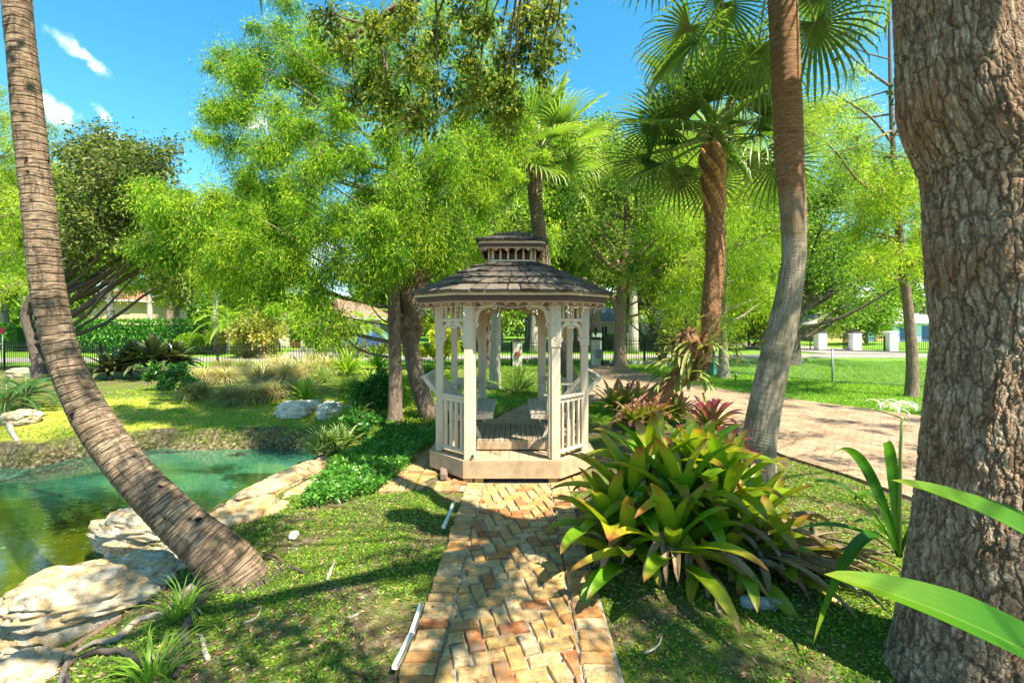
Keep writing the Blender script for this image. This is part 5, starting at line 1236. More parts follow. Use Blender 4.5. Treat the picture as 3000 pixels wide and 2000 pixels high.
for k, (x, y, L, tn_, lab) in enumerate([(455,915,.5,.25,'green grass clump at the left end of the far bank'),(470,880,.6,.75,'straw pale grass clump by the dracaenas'),(520,880,.6,.6,'tan grass clump second in from the dracaenas'),(530,925,.5,.3,'green tufted grass clump in the front row, left one'),(580,925,.55,.55,'tan grass clump in the front row, right one'),(600,890,.85,.75,'tall tan grass clump in the middle of the bank'),(660,890,.95,.8,'tallest straw coloured grass clump'),(640,860,.9,.7,'tan grass clump behind the tallest one'),(700,870,.85,.6,'tan grass clump behind the yucca'),(560,860,.7,.2,'dark green grass clump against the fence'),(510,858,.7,.2,'dark green grass clump by the fence, left one'),(750,860,.8,.7,'pale grass clump against the fence in front of the driveway'),(690,905,.5,.6,'short tan grass clump just behind the yucca'),(630,915,.55,.7,'low straw clump right of the front row'),(720,846,.8,.75,'pale grass clump under the weeping branch')]):
    grassclump(lab, GP(x, y), 900, L*1.4, tn_)
for (x, y, lab) in ((415,1408,'bright grass tuft among the roots below the leaning palm'),(345,1560,'grass tuft at the bottom edge beside the roots'),(320,1330,'small tuft between rock and palm foot')):
    grassclump(lab, GP(x, y), 60, .34, .5, L_lawn)
# cycads at the left
for (x, y, lab) in ((60,935,'blue green cycad on the left bank in front of the boulder'),(15,955,'blue green cycad cut by the left edge')):
    c = GP(x, y); t = thing('cycad', lab, 'cycad', c, 'cycads on the left bank'); g = Geo(); gp = Geo()
    for k in range(22): feather(g, gp, c+[0,0,.25], k*2.399, 1.2-k*.05, .95, 34, .17, 1.4, .4, .016, .3)
    g.build('fronds', S_blue, t, smooth=True); gp.build('leaf_stalks', M_stalk, t); gs = Geo(); gs.tube([c-[0,0,.05], c+[0,0,.25]], [.08,.07], 8); gs.build('stem', B_dark, t)
leafy('leafy_shrub', 'light sprawling shrub in front of the dark dracaenas', 'shrub', GP(390,895), (.9,.5,.35), 16, 14, 12, .10, .045, L_shrub, 0, .6)
leafy('hibiscus', 'red flowered shrub left of the gazebo rail behind the palm', 'shrub', GP(1000,905), (.5,.4,.4), 14, 12, 12, .10, .05, L_mix, 0, .6)
leafy('yellow_shrub', 'yellow green shrub behind the gazebo between posts', 'shrub', P(1010,838,20.0), (1.4,.7,1.2), 20, 14, 14, .22, .10, L_yel, 0, .5)
# beyond the fence: hedge, round bush, croton tree, feather palms
def hedge(label, x0, x1, d, h, w_=1.2):
    a = P(x0,HY,d); b = P(x1,HY,d+.5); n = int(abs(b[0]-a[0])*420); p = np.stack([a[0]+(b[0]-a[0])*R.random(n), d+(R.random(n)-.5)*w_, h*R.random(n)**.7],1)
    fr = R.random(n) < .55; p[fr,1] = d-w_/2+R.normal(size=fr.sum())*.05; tp_ = (R.random(n) < .3); p[tp_,2] = h+R.normal(size=tp_.sum())*.06
    p[:,1] += .15*np.sin(p[:,0]*1.7); g = Geo(); g.leaves(p, R.normal(size=(n,3)), .17, .10, np.clip(.5+.25*R.normal(size=n),0,1)); g.box(((a[0]+b[0])/2, d+.25, h*.45), (abs(b[0]-a[0])*.98, w_*.55, h*.85), lv=.0)
    return tag(g.build('hedge', L_hedge, loc=((a[0]+b[0])/2,d,0)), label, 'hedge')
hedge('long clipped hedge across the road at the left', 150, 470, 31.5, 2.15); hedge('low clipped hedge in front of the white house at right of the gate', 1375, 1640, 36, 1.05, 1.0); hedge('clipped hedge cut by the left edge', -150, 60, 33, 1.9)
def ball(name, label, x, y, d, rx, rz_, lm, cat='bush', n=5200, L=.12):
    c = P(x, y, d); c[2] = rz_*.95; u = nrm(R.normal(size=(n,3))); p = c+u*np.array([rx,rx,rz_])*(.86+.16*R.random((n,1))); g = Geo(); g.leaves(p, u*.7+R.normal(size=(n,3))*.6+[0,0,.5], L, L*.5, np.clip(.5+.22*R.normal(size=n),0,1)); v,f = ICO[3]; g.add(v*np.array([rx,rx,rz_])*.86+c, None, f, .15)
    return tag(g.build(name, lm, loc=(c[0],c[1],0)), label, cat)
ball('round_bush', 'round clipped yellow green bush beyond the left fence', 567, 790, 27.5, .78, .80, L_yel, n=6000, L=.10)
ball('round_bush', 'small green rounded bush beyond the fence near the dracaenas', 440, 780, 30, .9, .7, L_mix)
leafy('croton_tree', 'small yellow leaved tree beyond the left fence beside the round bush', 'tree', P(602,820,26.5)*[1,1,0], (1.5,1.2,1.35), 26, 14, 14, .20, .10, L_croton, 0, .5, r=.6, stems=14)
leafy('croton_tree', 'bronze yellow tree behind the tile roof house wing', 'tree', P(775,820,33)*[1,1,0], (1.1,1.0,1.5), 22, 14, 14, .22, .11, L_croton, 0, .35, r=.7, stems=14)
leafy('croton_shrub', 'yellow and pink shrub far off behind the chain link fence', 'shrub', P(1720,800,36)*[1,1,0], (2.6,1.6,1.8), 30, 14, 14, .26, .13, L_croton, 0, .45, r=.8)
leafy('flower_bed', 'low pink flowering shrubs along the pale driveway', 'shrub', P(830,800,30)*[1,1,0], (3.2,.6,.36), 22, 12, 12, .14, .08, L_croton, 0, .2, r=.4)
leafy('croton_shrub', 'orange flowered bush between hedge and round bush', 'shrub', P(505,800,31)*[1,1,0], (1.4,.8,.8), 20, 12, 12, .16, .09, L_croton, 0, .7, r=.5)
def featherpalm(label, x, d, H, L, mat=None, n=18, x2=None):
    b = P(x, HY, d); b[2] = 0; t = thing('feather_palm', label, 'palm tree', b, 'feather palms beyond the fence'); g = Geo(); gp = Geo(); gs = Geo(); gs.tube([b-[0,0,.1], b+[.05,0,H*.5], b+[0,0,H]], [.16,.12,.10], 10); gs.build('trunk', B_pale, t, smooth=True)
    for k in range(n): feather(g, gp, b+[0,0,H], k*2.399, 1.3-k*1.6/n, L, 20, L*.28, 1.5, .6, .07, .9)
    g.build('fronds', mat or S_bright, t, smooth=True); gp.build('leaf_stalks', M_stalk, t); return t
featherpalm('bright feather palm by the tile roof house', 835, 27, 1.7, 1.9); featherpalm('drooping feather palm left of the round bush', 525, 30, 2.0, 2.2); featherpalm('feather palm far right behind the brown cypress trunk', 2125, 55, 4.2, 2.6, S_palm)
featherpalm('little feather palm in front of the peach house', 1990, 47, 2.2, 1.3)
# branching pandanus right of the oak
b = P(1520, HY, 23.5)*[1,1,0]; t = thing('screw_pine', 'dark many branched screw pine behind the fence right of the oak', 'tree', b); g = Geo(); gs = Geo()
for k in range(16):
    a = R.random()*6.28; rr_ = .5+1.9*R.random(); e_ = b+np.array([math.cos(a)*rr_, math.sin(a)*rr_*.6, 1.8+2.2*R.random()]); gs.tube(curve_pts([(*b,.07),(*(b+(e_-b)*np.array([.3,.3,.45])),.055),(*(b+(e_-b)*np.array([.7,.7,.8])),.045),(*e_,.03)],8)[0], np.linspace(.08,.03,8), 6)
    for j in range(30): g.strap(e_, j*2.399, .2+1.2*j/30, .75, .045, 1.2, 5, lv=R.random(), tip=.6)
gs.build('trunk', B_dark, t, smooth=True); g.build('crown', S_palm2, t, smooth=True)

# ---------------------------------------------------------------- ground layers
def inq(poly): 
    p = np.array([GP(*q)[:2] for q in poly]); return p
def pts_in(poly, n):
    lo, hi = poly.min(0), poly.max(0); o = np.zeros((0,2))
    while len(o) < n:
        q = lo+(hi-lo)*R.random((n*2,2)); o = np.concatenate([o, q[sdf(q[:,0], q[:,1], poly) > 0]])
    return o[:n]
cov = inq([(690,1170),(720,1120),(760,1085),(800,1055),(850,1020),(880,985),(930,985),(985,1005),(1010,975),(1040,960),(1000,1030),(960,1050),(930,1090),(880,1130),(800,1155)])
p2 = pts_in(cov, 10500); z = T(p2[:,0], p2[:,1]); n = len(p2); g = Geo(); hh = .06+.20*fbm(np.c_[p2,p2[:,:1]*0],4.5,3,3)
g.leaves(np.c_[p2, z+hh*R.random(n)**.5], R.normal(size=(n,3))*.8+[0,0,.25], .055+.02*R.random(n), .030, np.clip(.5+.25*R.normal(size=n),0,1)); 
cov2 = inq([(1040,960),(1060,930),(1110,905),(1150,915),(1150,945),(1115,985),(1090,985)]); p2 = pts_in(cov2, 2500); n = len(p2); g.leaves(np.c_[p2, .03+.15*R.random(n)], R.normal(size=(n,3))*.8+[0,0,.3], .06, .034, np.clip(.5+.25*R.normal(size=n),0,1))
tag(g.build('ground_cover', L_cover), 'leafy green ground cover left of the gazebo', 'ground cover', kind='stuff')
# far slope shrubby filler under cypress
p2 = pts_in(inq([(745,960),(800,900),(900,870),(1000,860),(1050,880),(1040,955),(960,985),(880,985),(800,1030),(760,1010)]), 9000); n = len(p2); g = Geo(); z = T(p2[:,0], p2[:,1]); hh = .05+.5*np.clip(fbm(np.c_[p2,p2[:,:1]*0],1.6,3,13)-.35,0,1)
g.leaves(np.c_[p2, z+hh*R.random(n)], R.normal(size=(n,3))*.8+[0,0,.5], .085, .034, np.clip(.6+.25*R.normal(size=n),0,1))
tag(g.build('undergrowth', L_mix), 'loose green undergrowth beneath the cypress', 'undergrowth', kind='stuff')
# tiny weeds on the near ground, both sides of the path
g = Geo(); n0 = 190000
x = -3.2+7.4*R.random(n0); y = 1.9+4.6*R.random(n0)**1.3; s_ = sdf(x, y, pond); pv = sdf(x, y, drive)
dn = fbm(np.stack([x,y,x*0],-1), 2.2, 4, 21); ok = (np.abs(x-(y-2)*.022+.02) > .605) & (s_ < -.28) & (pv < -.05) & (dn+R.normal(size=n0)*.09 > .485) & ~((y > 5.35) & (np.abs(x) < 1.6)) & ~((x < -.9) & (s_ > -.75) & (R.random(n0) > .25))
x, y = x[ok], y[ok]; z = T(x, y); n = len(x); g.leaves(np.stack([x,y,z+.002],1), np.c_[R.normal(size=(n,2)), R.random(n)*1.1], .020+.014*R.random(n), .013, np.clip(.5+.28*R.normal(size=n),0,1))
x = -11+9.5*R.random(60000); y = 8.5+11*R.random(60000); s_ = sdf(x,y,pond); dn = fbm(np.stack([x,y,x*0],-1), 1.3, 4, 25); ok = (s_ < -.08)&(dn+R.normal(size=60000)*.1>.43); x,y = x[ok],y[ok]; z = T(x,y); n = len(x)
g.leaves(np.stack([x,y,z],1), np.c_[R.normal(size=(n,2)), R.random(n)*1.3], .05, .028, np.clip(.8+.2*R.normal(size=n),0,1))
tag(g.build('ground_weeds', L_cover2), 'tiny weeds and moss over the soil', 'weeds', kind='stuff')
# lawn blades
g = Geo(); n0 = 150000; y = 9+15*R.random(n0)**1.4; x = -1.5+ (y*1.15+1.5)*R.random(n0); pv = np.maximum(sdf(x,y,drive), sdf(x,y,walk2)); ok = (pv < -.03) & ~((np.abs(x)<1.6)&(y<9)) ; x, y = x[ok], y[ok]; n = len(x)
keep = (y > 10.2) | (x > .5); x, y = x[keep], y[keep]; n = len(x)
g.leaves(np.stack([x,y,T(x,y)],1), np.c_[R.normal(size=(n,2))*.55, np.ones(n)], .05+.05*R.random(n), .012+y*.0006, np.clip(.55+.22*R.normal(size=n),0,1), bend=.1)
tag(g.build('lawn_grass', L_lawn), 'short lawn grass', 'grass', kind='stuff')
# fallen leaves and gravel
g = Geo(); n0 = 9000; x = -3.0+7.2*R.random(n0); y = 2+4.5*R.random(n0); s_ = sdf(x,y,pond); ok = (s_ < -.2)&(np.abs(x) > .66) & ~((y > 5.3)&(np.abs(x)<1.7)); x, y = x[ok], y[ok]; n = len(x)
g.leaves(np.stack([x,y,T(x,y)+.008],1), np.c_[R.normal(size=(n,2)), R.normal(size=n)*.15], .03+.03*R.random(n), .014, R.random(n), bend=0)
xx = -.55+1.1*R.random(60); yy = 2.2+3.3*R.random(60); g.leaves(np.stack([xx,yy,xx*0+.02],1), np.c_[R.normal(size=(60,2)), np.zeros(60)], .035, .014, R.random(60), bend=0)
tag(g.build('fallen_leaves', L_dry), 'brown fallen leaves', 'fallen leaves', kind='stuff')
g = Geo(); v, f = ICO[1]; n0 = 2600; x = -3.2+7.4*R.random(n0); y = 2+4.2*R.random(n0); s_ = sdf(x,y,pond); ok = (s_ < -.15)&(np.abs(x) > .64)&~((y > 5.3)&(np.abs(x)<1.6)); x,y = x[ok],y[ok]; n = len(x); z = T(x,y)
sc_ = (.003+.006*R.random(n)**2)[:,None,None]*(.6+.8*R.random((n,1,3))); vv = v[None]*sc_+np.stack([x,y,z+.003],1)[:,None,:]; ff = f[None]+(np.arange(n)*len(v))[:,None,None]
g.add(vv.reshape(-1,3), None, ff.reshape(-1,3), np.repeat(R.random(n), len(v)))
tag(g.build('gravel', simple('gravel_stone', (.36,.33,.27), .9, .2, .3, 40)), 'pale gravel on the soil', 'gravel', kind='stuff')
# roots and sticks
def root(label, pts, r_, mat=B_grey, name='tree_root', cat='root', grp='gnarled roots below the leaning palm'):
    ps = np.array([GP(*p, r_*.5) for p in pts]); c, rr = curve_pts([(*p, r_*(1-.6*k/len(ps))) for k, p in enumerate(ps)], 40); c[:,2] += .02*(fbm(c,8,3,2)-.5); g = Geo(); g.tube(c, rr, 12, jit=lambda l,a: 1+.5*(fbm(np.stack([np.cos(a)*.4,np.sin(a)*.4,l],-1),6,3,4)-.5)); return tag(g.build(name, mat, loc=ps[0], smooth=True), label, cat, grp)
root('long grey root running down from the palm foot to the bottom edge', [(460,1335),(415,1375),(380,1410),(320,1425),(270,1470),(215,1480),(160,1515),(130,1600)], .028)
root('thick dark root curling at the bottom left', [(400,1500),(330,1525),(280,1500),(200,1505),(150,1540),(170,1600)], .024, B_dark)
root('short thick root stub below the palm foot', [(480,1350),(455,1400),(425,1450),(432,1500),(400,1560)], .03, B_dark)
root('thin root beside the rocks', [(390,1345),(340,1385),(290,1392),(210,1445)], .018, B_dark)
root('reddish split root near the bleached slab', [(280,1420),(200,1465),(120,1520)], .022, B_red)
root('small bleached driftwood piece on the grass', [(752,1335),(760,1310),(768,1292)], .014, B_pale, 'driftwood', 'driftwood', None)
root('twisted grey stick low on the grass', [(478,1520),(468,1490),(462,1460)], .016, B_pale, 'stick', 'stick', None)
root('dark thin stick on the grass right of the palm foot', [(665,1300),(690,1312),(708,1318)], .012, B_dark, 'stick', 'stick', None)
root('pale branch leaning down the left bank into the pond', [(20,975),(30,1000),(45,1030)], .05, B_pale, 'branch', 'branch', None)
# clear plastic bottle crushed under the bromeliads
c = GP(1700, 1392, .03); g = Geo(); e_ = GP(1818, 1398, .03); n_ = 40; pp = c+(e_-c)*np.linspace(0,1,n_)[:,None]; f = np.linspace(0,1,n_); rr = np.interp(f,[0,.02,.08,.62,.8,.93,1],[.012,.036,.042,.04,.026,.013,.013])
g.tube(pp, rr, 28, jit=lambda l,a: 1+.5*(fbm(np.stack([np.cos(a)*.1,np.sin(a)*.1,l],-1),14,3,7)-.5))
m, t_ = newmat('clear_plastic'); N = NT(t_); p_ = N.n('ShaderNodeBsdfPrincipled'); p_.inputs['Base Color'].default_value = (.80,.90,.97,1); p_.inputs['Roughness'].default_value = .08; p_.inputs['Transmission Weight'].default_value = .8; p_.inputs['IOR'].default_value = 1.3; N.out(p_.outputs[0])
tag(g.build('plastic_bottle', m, loc=c, smooth=True), 'crushed clear plastic bottle lying in front of the bromeliad clump', 'bottle')

c = GP(1017, 1100, .05); g = Geo(); g.box((c[0], c[1]+.08, .055), (.09,.26,.09), .15, bev=.012); tag(g.build('wood_block', B_brown, loc=c), 'weathered timber block on the bricks under the gazebo corner', 'wood block')
# a hanging dead frond tip at the top edge comes from the oak side; broken dry twigs lie by the path
for (x, y, lab) in ((560,1430,'thin dry twig on the grass midway between palm foot and path'),(800,1420,'pale dry twig near the white edging'),(1480,1500,'brown dry twig right of the path below the bromeliads')):
    root(lab, [(x,y),(x+18,y-6),(x+34,y-20),(x+40,y-38)], .007, B_pale, 'twig', 'twig', 'dry twigs on the ground')
# ---------------------------------------------------------------- fences, pillars, houses
M_black = simple('black_fence_paint', (.010,.010,.012), .4, .5, .2)
M_stone = simple('rough_pillar_stone', (.50,.48,.40), .9, .2, .35, 7, .02); M_pil = simple('white_pillar_stucco', (.88,.88,.86), .8, .2, .05, 5); M_capd = simple('dark_cap', (.07,.045,.04), .6, .3)
def iron_fence(label, pts, h, z=0.0, sp=.115, posts=True, arch=0.0, name='iron_fence', cat='fence', grp=None):
    pts = [np.array(p[:2], float) for p in pts]; t = thing(name, label, cat, (*pts[0], z), grp); gp = Geo(); gr = Geo()
    for a, b in zip(pts[:-1], pts[1:]):
        u, L = unit(a, b); n = int(L/sp)
        for k in range(n):
            s_ = (k+.5)*L/n; p_ = a+u*s_; hh = h+arch*math.sin(math.pi*s_/L); gp.box((p_[0],p_[1],z+hh/2+.03), (.018,.018,hh), math.atan2(u[1],u[0])); gp.add([[p_[0]-.012,p_[1],z+hh+.03],[p_[0]+.012,p_[1],z+hh+.03],[p_[0],p_[1],z+hh+.08]], None, [[0,1,2]])
        for zz in (.12, h-.12, h-.28):
            gr.beam((*a, z+zz), (*b, z+zz), .03, .03)
        if posts:
            m_ = max(1, int(L/2.4))
            for k in range(m_+1):
                p_ = a+u*L*k/m_; g = Geo(); g.box((p_[0],p_[1],z+h/2+.03), (.06,.06,h+.12), math.atan2(u[1],u[0]), bev=.006); g.build('fence_post', M_black, t)
    gp.build('pickets', M_black, t); gr.build('rails', M_black, t); return t
fa = [P(-60,845,1)[:1]]
A_ = np.array([(-90-CX)*20.5/F, 20.5]); B_ = np.array([(230-CX)*18.6/F, 18.6]); C_ = np.array([(500-CX)*19.9/F, 19.9]); D_ = np.array([(1175-CX)*21.3/F, 21.3])
iron_fence('black iron picket fence far left behind the cycads', [A_, B_], 1.15); iron_fence('long black iron picket fence behind the pond garden', [B_, C_, D_], 1.05)
G1_ = np.array([(1188-CX)*21.2/F, 21.2]); G2_ = np.array([(1368-CX)*22.0/F, 22.0]); E_ = np.array([(1480-CX)*22.4/F, 22.4]); F_ = np.array([(1640-CX)*19.5/F, 19.5])
iron_fence('black iron driveway gate seen through the gazebo', [G1_+[.3,0], (G1_+G2_)/2-[.02,0]], 1.15, .04, .10, False, .12, 'iron_gate', 'gate'); iron_fence('black iron driveway gate leaf beside the pillar with the grey box', [(G1_+G2_)/2+[.02,0], G2_-[.3,0]], 1.15, .04, .10, False, .12, 'iron_gate', 'gate')
iron_fence('black iron fence behind the oak right of the gate', [G2_+[.3,0], E_, F_], 1.25)
g = Geo(); g.beam((*E_-[2,0],.09),(*E_,.09),.25,.2); g.beam((*E_,.09),(*F_,.09),.25,.2); tag(g.build('garden_kerb', M_stone, loc=(*E_,0)), 'low stone kerb under the iron fence right of the oak', 'kerb')
def pillar(label, c, w_, h, mat, capm, lantern=None, grp=None, box=None):
    t = thing('gate_pillar', label, 'pillar', c, grp); x, y, z = c; g = Geo(); g.box((x,y,z+h/2), (w_,w_,h), bev=.015); g.build('shaft', mat, t)
    g = Geo(); g.box((x,y,z+h+.03), (w_+.1,w_+.1,.06), bev=.01); g.box((x,y,z+h+.085), (w_-.02,w_-.02,.05), bev=.01); g.build('cap', capm, t)
    if lantern:
        g = Geo(); s = lantern; g.tube([(x,y,z+h+.1),(x,y,z+h+.1+.15*s)], .03*s, 8); g.tube([(x,y,z+h+.1+k*s) for k in (.15,.2,.42,.44,.56,.62)], [.05*s,.085*s,.11*s,.13*s,.03*s,.01*s], 6); g.build('lantern', M_black, t)
    if box:
        g = Geo(); bx, bz, bw, bh, bm_ = box; g.box((x+bx, y-w_/2-.05, z+bz), (bw,.1,bh), bev=.01); g.build('control_box', bm_, t)
M_redb = simple('red_box', (.30,.06,.045), .4, .5); M_gbox = simple('grey_box', (.16,.20,.20), .5, .4)
pillar('stone gate pillar with black lantern and red box, left of the gate', (*G1_,0), .42, 1.15, M_stone, M_capd, .8, 'own gate pillars', (.02,.6,.2,.2,M_redb))
pillar('stone gate pillar with grey control box, right of the gate', (*G2_,0), .42, 1.2, M_stone, M_capd, .8, 'own gate pillars', (.12,.55,.28,.42,M_gbox))
for (x, d, h, lab) in ((1395,28.5,1.28,'white pillar across the road left of the oak trunk'),(1487,28.5,1.28,'white pillar across the road right of the oak trunk')):
    p_ = P(x,HY,d); pillar(lab, (p_[0],d+3.6,0), .6, h*1.05, M_pil, M_capd, None, 'white pillars across the road')
pc = []
for (x, lab) in ((1884,'white gate pillar at the left of three on the right'),(1963,'middle white gate pillar of three on the right'),(2046,'white gate pillar at the right of three, plain top')):
    p_ = P(x,HY,34); pc.append(p_); pillar(lab, (p_[0],34,0), .6, 1.3, M_pil, M_capd if x < 2000 else M_pil, None if x > 2000 else .45, 'white pillars on the right')
iron_fence('far iron fence left of the white gate pillars', [(12,36.5),(pc[0][0]-.5,34.3)], 1.1, 0, .16); iron_fence('open iron gate between the white pillars', [(pc[0][0]+3.0,36),(pc[1][0]-.45,34)], 1.15, 0, .15, False, .1, 'iron_gate', 'gate'); iron_fence('iron fence between middle and right white pillars', [(pc[1][0]+.45,34),(pc[2][0]-.45,34)], 1.0, 0, .15); iron_fence('far iron fence right of the white pillars', [(pc[2][0]+.45,34),(34,34.5)], 1.05, 0, .15)
iron_fence('far iron fence across the road behind the oak', [(3.2,31.6),(14,33.5)], 1.1, 0, .16)
# chain link fence: post, rails, mesh
ca = GP(1690, 872)[:2]; cb = GP(2010, 885)[:2]; cm = GP(1912, 878)[:2]
dirv = nrm(GP(2180,892)[:2]-GP(1912,878)[:2]); ca = GP(1600,850)[:2]; ce = GP(2240,896)[:2]
t = thing('chain_link_fence', 'grey chain link fence across the lawn beyond the driveway', 'fence', (*cm,0)); M_galv = simple('galvanised_wire', (.26,.28,.28), .7, .2, .2, 9); M_dk = simple('dark_tube', (.05,.06,.06), .5, .4)
H_ = 1.02; gw = Geo(); Aw = []; Bw = []
for a, b in ((ca, cm), (cm, ce)):
    u, L = unit(a, b); n = int((L+H_)/.075)
    for k in range(n):
        s0 = -H_+k*.075
        for sg in (1,-1):
            sa, sb = (s0, s0+H_) if sg > 0 else (s0+H_, s0); za, zb = 0., H_
            lo, hi = (sa, sb); 
            def cl_(s_, z_, s2, z2):
                if s_ < 0: f = (0-s_)/(s2-s_); return 0, z_+(z2-z_)*f
                if s_ > L: f = (L-s_)/(s2-s_); return L, z_+(z2-z_)*f
                return s_, z_
            if max(sa,sb) <= 0 or min(sa,sb) >= L: continue
            s1, z1 = cl_(sa, za, sb, zb); s2, z2 = cl_(sb, zb, sa, za)
            Aw.append((*(a+u*s1), z1+.04)); Bw.append((*(a+u*s2), z2+.04))
gw.sticks(np.array(Aw), np.array(Bw), .0028, .0028); gw.build('wire_mesh', M_galv, t)
for a, b in ((ca, cm), (cm, ce)):
    g = Geo(); g.tube([(*a,H_+.04),(*b,H_+.04)], .016, 8); g.build('top_rail', M_dk, t); g = Geo(); g.tube([(*a,.04),(*b,.04)], .014, 6); g.build('bottom_rail', M_dk, t)
for c in (ca, cm, ce):
    g = Geo(); g.tube([(*c,-.1),(*c,H_+.07)], .028, 10); v,f = ICO[2]; g.add(v*.035+np.array([*c,H_+.08]), None, f); g.build('fence_post', simple('post_metal', (.26,.30,.31), .5, .5, .2, 9, 0, .3), t, smooth=True)
# utility boxes, landscape lights
M_ub = simple('green_utility_box', (.06,.22,.17), .6, .4)
def ubox(label, c, s):
    g = Geo(); x,y,z = c; g.box((x,y,z+s[2]/2), s, bev=.05); g.box((x,y-s[1]/2-.01,z+s[2]*.45), (s[0]*.8,.03,s[2]*.7), bev=.01); g.box((x,y,z+s[2]+.01),(s[0]*.9,s[1]*.9,.05),bev=.02); return tag(g.build('utility_box', M_ub, loc=c), label, 'utility box')
ubox('green utility box behind the fence right of the oak', (*P(1552,HY,24.5)[:2],0), (.36,.36,.68)); ubox('green utility box on the lawn beside the cypress trunk', (*P(1645,HY,17.6)[:2],0), (.55,.5,.62))
def ll(label, c):
    t = thing('garden_light', label, 'garden light', c, 'garden lights'); x,y,z = c; g = Geo(); g.tube([(x,y,z-.02),(x,y,z+.16)], .022, 8); g.tube([(x,y,z+.16),(x,y,z+.17),(x,y,z+.19)], [.05,.06,.03], 10); g.build('stake', M_black, t); g = Geo(); g.tube([(x,y,z+.19),(x,y,z+.25)], .035, 8); g.tube([(x,y,z+.25),(x,y,z+.27)], [.055,.03], 10); g.build('lamp_head', simple('silver_head', (.6,.6,.6), .3, .6), t)
ll('little garden light on the lawn by the cypress trunk', GP(1690,875)); ll('small garden light at the fence foot near the oak', GP(1402,842))
# houses
M_glass = simple('dark_window_glass', (.03,.05,.07), .08, .8, .2)
def tiles(name, col):
    m, t_ = newmat(name); N = NT(t_); o = N.obj(); bt = N.n('ShaderNodeTexBrick'); bt.inputs['Scale'].default_value = 1; bt.inputs['Brick Width'].default_value = .35; bt.inputs['Row Height'].default_value = .28; bt.inputs['Mortar Size'].default_value = .02
    bt.inputs['Color1'].default_value = (*col,1); bt.inputs['Color2'].default_value = (*[c*.75 for c in col],1); bt.inputs['Mortar'].default_value = (*[c*.4 for c in col],1); N.l(o, bt.inputs['Vector']); N.out(N.pr(bt.outputs[0], .85, .2, N.bump(bt.outputs[1], -.5, .03))); return m
def house(label, x0, x1, d, depth, hw, hr, wallc, roofm, doors=(), wins=(), doorc=(.2,.05,.04), shut=None, grp='houses beyond the road'):
    xa = (x0-CX)*d/F; xb = (x1-CX)*d/F; c = ((xa+xb)/2, d+depth/2, 0); t = thing('house', label, 'house', c, grp); W = xb-xa; wm = simple('house_wall', wallc, .8, .2, .06, 3); tm = simple('house_trim', (.78,.78,.76), .6, .3)
    cuts = sorted([(a, b_, z0, z1, 'd') for a, b_, z0, z1 in doors]+[(a, b_, z0, z1, 'w') for a, b_, z0, z1 in wins])
    g = Geo(); cur = xa
    for a, b_, z0, z1, k in cuts:                          # front wall built round its openings
        A1_, B1_ = xa+a*W, xa+b_*W; g.box(((cur+A1_)/2, d+.12, hw/2), (A1_-cur, .24, hw)); g.box(((A1_+B1_)/2, d+.12, (z1+hw)/2), (B1_-A1_, .24, hw-z1))
        if z0 > .05: g.box(((A1_+B1_)/2, d+.12, z0/2), (B1_-A1_, .24, z0))
        cur = B1_
    g.box(((cur+xb)/2, d+.12, hw/2), (xb-cur, .24, hw)); g.box((xa+.12, d+depth/2+.12, hw/2), (.24, depth-.26, hw)); g.box((xb-.12, d+depth/2+.12, hw/2), (.24, depth-.26, hw)); g.box(((xa+xb)/2, d+depth-.0, hw/2), (W-.5,.2,hw))
    g.build('wall', wm, t)
    for a, b_, z0, z1, k in cuts:
        A1_, B1_ = xa+a*W, xa+b_*W; g = Geo(); cx_ = (A1_+B1_)/2; w_ = B1_-A1_; h_ = z1-z0
        if k == 'w':
            for sg in (-1,1): g.box((cx_+sg*(w_/2-.04), d+.08, z0+h_/2), (.08,.1,h_)); g.box((cx_, d+.08, z0+h_/2+sg*(h_/2-.04)), (w_-.165,.1,.08))
            g.box((cx_, d+.09, z0+h_/2), (.05,.06,h_-.17)); fr = g.build('window', tm, t); g2 = Geo(); g2.box((cx_, d+.15, z0+h_/2), (w_-.1,.03,h_-.1)); pn = g2.build('pane', M_glass, fr, local=False)
            if shut:
                for sg in (-1,1): g3 = Geo(); g3.box((cx_+sg*(w_/2+.2), d-.03, z0+h_/2), (.34,.05,h_)); g3.build('shutter', simple('shutter', shut, .6, .3), t)
        else:
            for i_ in range(4): g.box((cx_, d+.16, z0+h_*(i_+.5)/4), (w_-.06,.06,h_/4-.03), bev=.01)
            g.build('garage_door' if w_ > 1.6 else 'door', simple('door_paint', doorc, .6, .3, .15), t)
    o_ = .6; e0 = [(xa-o_, d-o_, hw), (xb+o_, d-o_, hw), (xb+o_, d+depth+o_, hw), (xa-o_, d+depth+o_, hw)]; ins = min(depth, W)/2+o_; g = Geo()
    r0 = (xa-o_+ins*.98, d+depth/2, hr); r1 = (xb+o_-ins*.98, d+depth/2, hr)
    g.add([*e0, r0, r1], None, None, .5, None, [[0,1,5,4],[2,3,4,5],[1,2,5],[3,0,4],[3,2,1,0]]); g.build('roof', roofm, t)
    g = Geo(); 
    for a, b_ in ((e0[0],e0[1]),(e0[1],e0[2]),(e0[2],e0[3]),(e0[3],e0[0])): g.beam(np.array(a)-[0,0,.08], np.array(b_)-[0,0,.08], .06,.16)
    g.build('fascia', tm, t); return t
house('house with brown tile roof and dark garage doors beyond the left fence', 640, 872, 38, 9, 2.45, 4.4, (.70,.66,.50), tiles('brown_roof_tile',(.36,.22,.16)), doors=((.10,.22,0,2.1),(.25,.37,0,2.1),(.40,.52,0,2.1)), wins=((.80,.90,.9,2.0),), doorc=(.13,.035,.03))
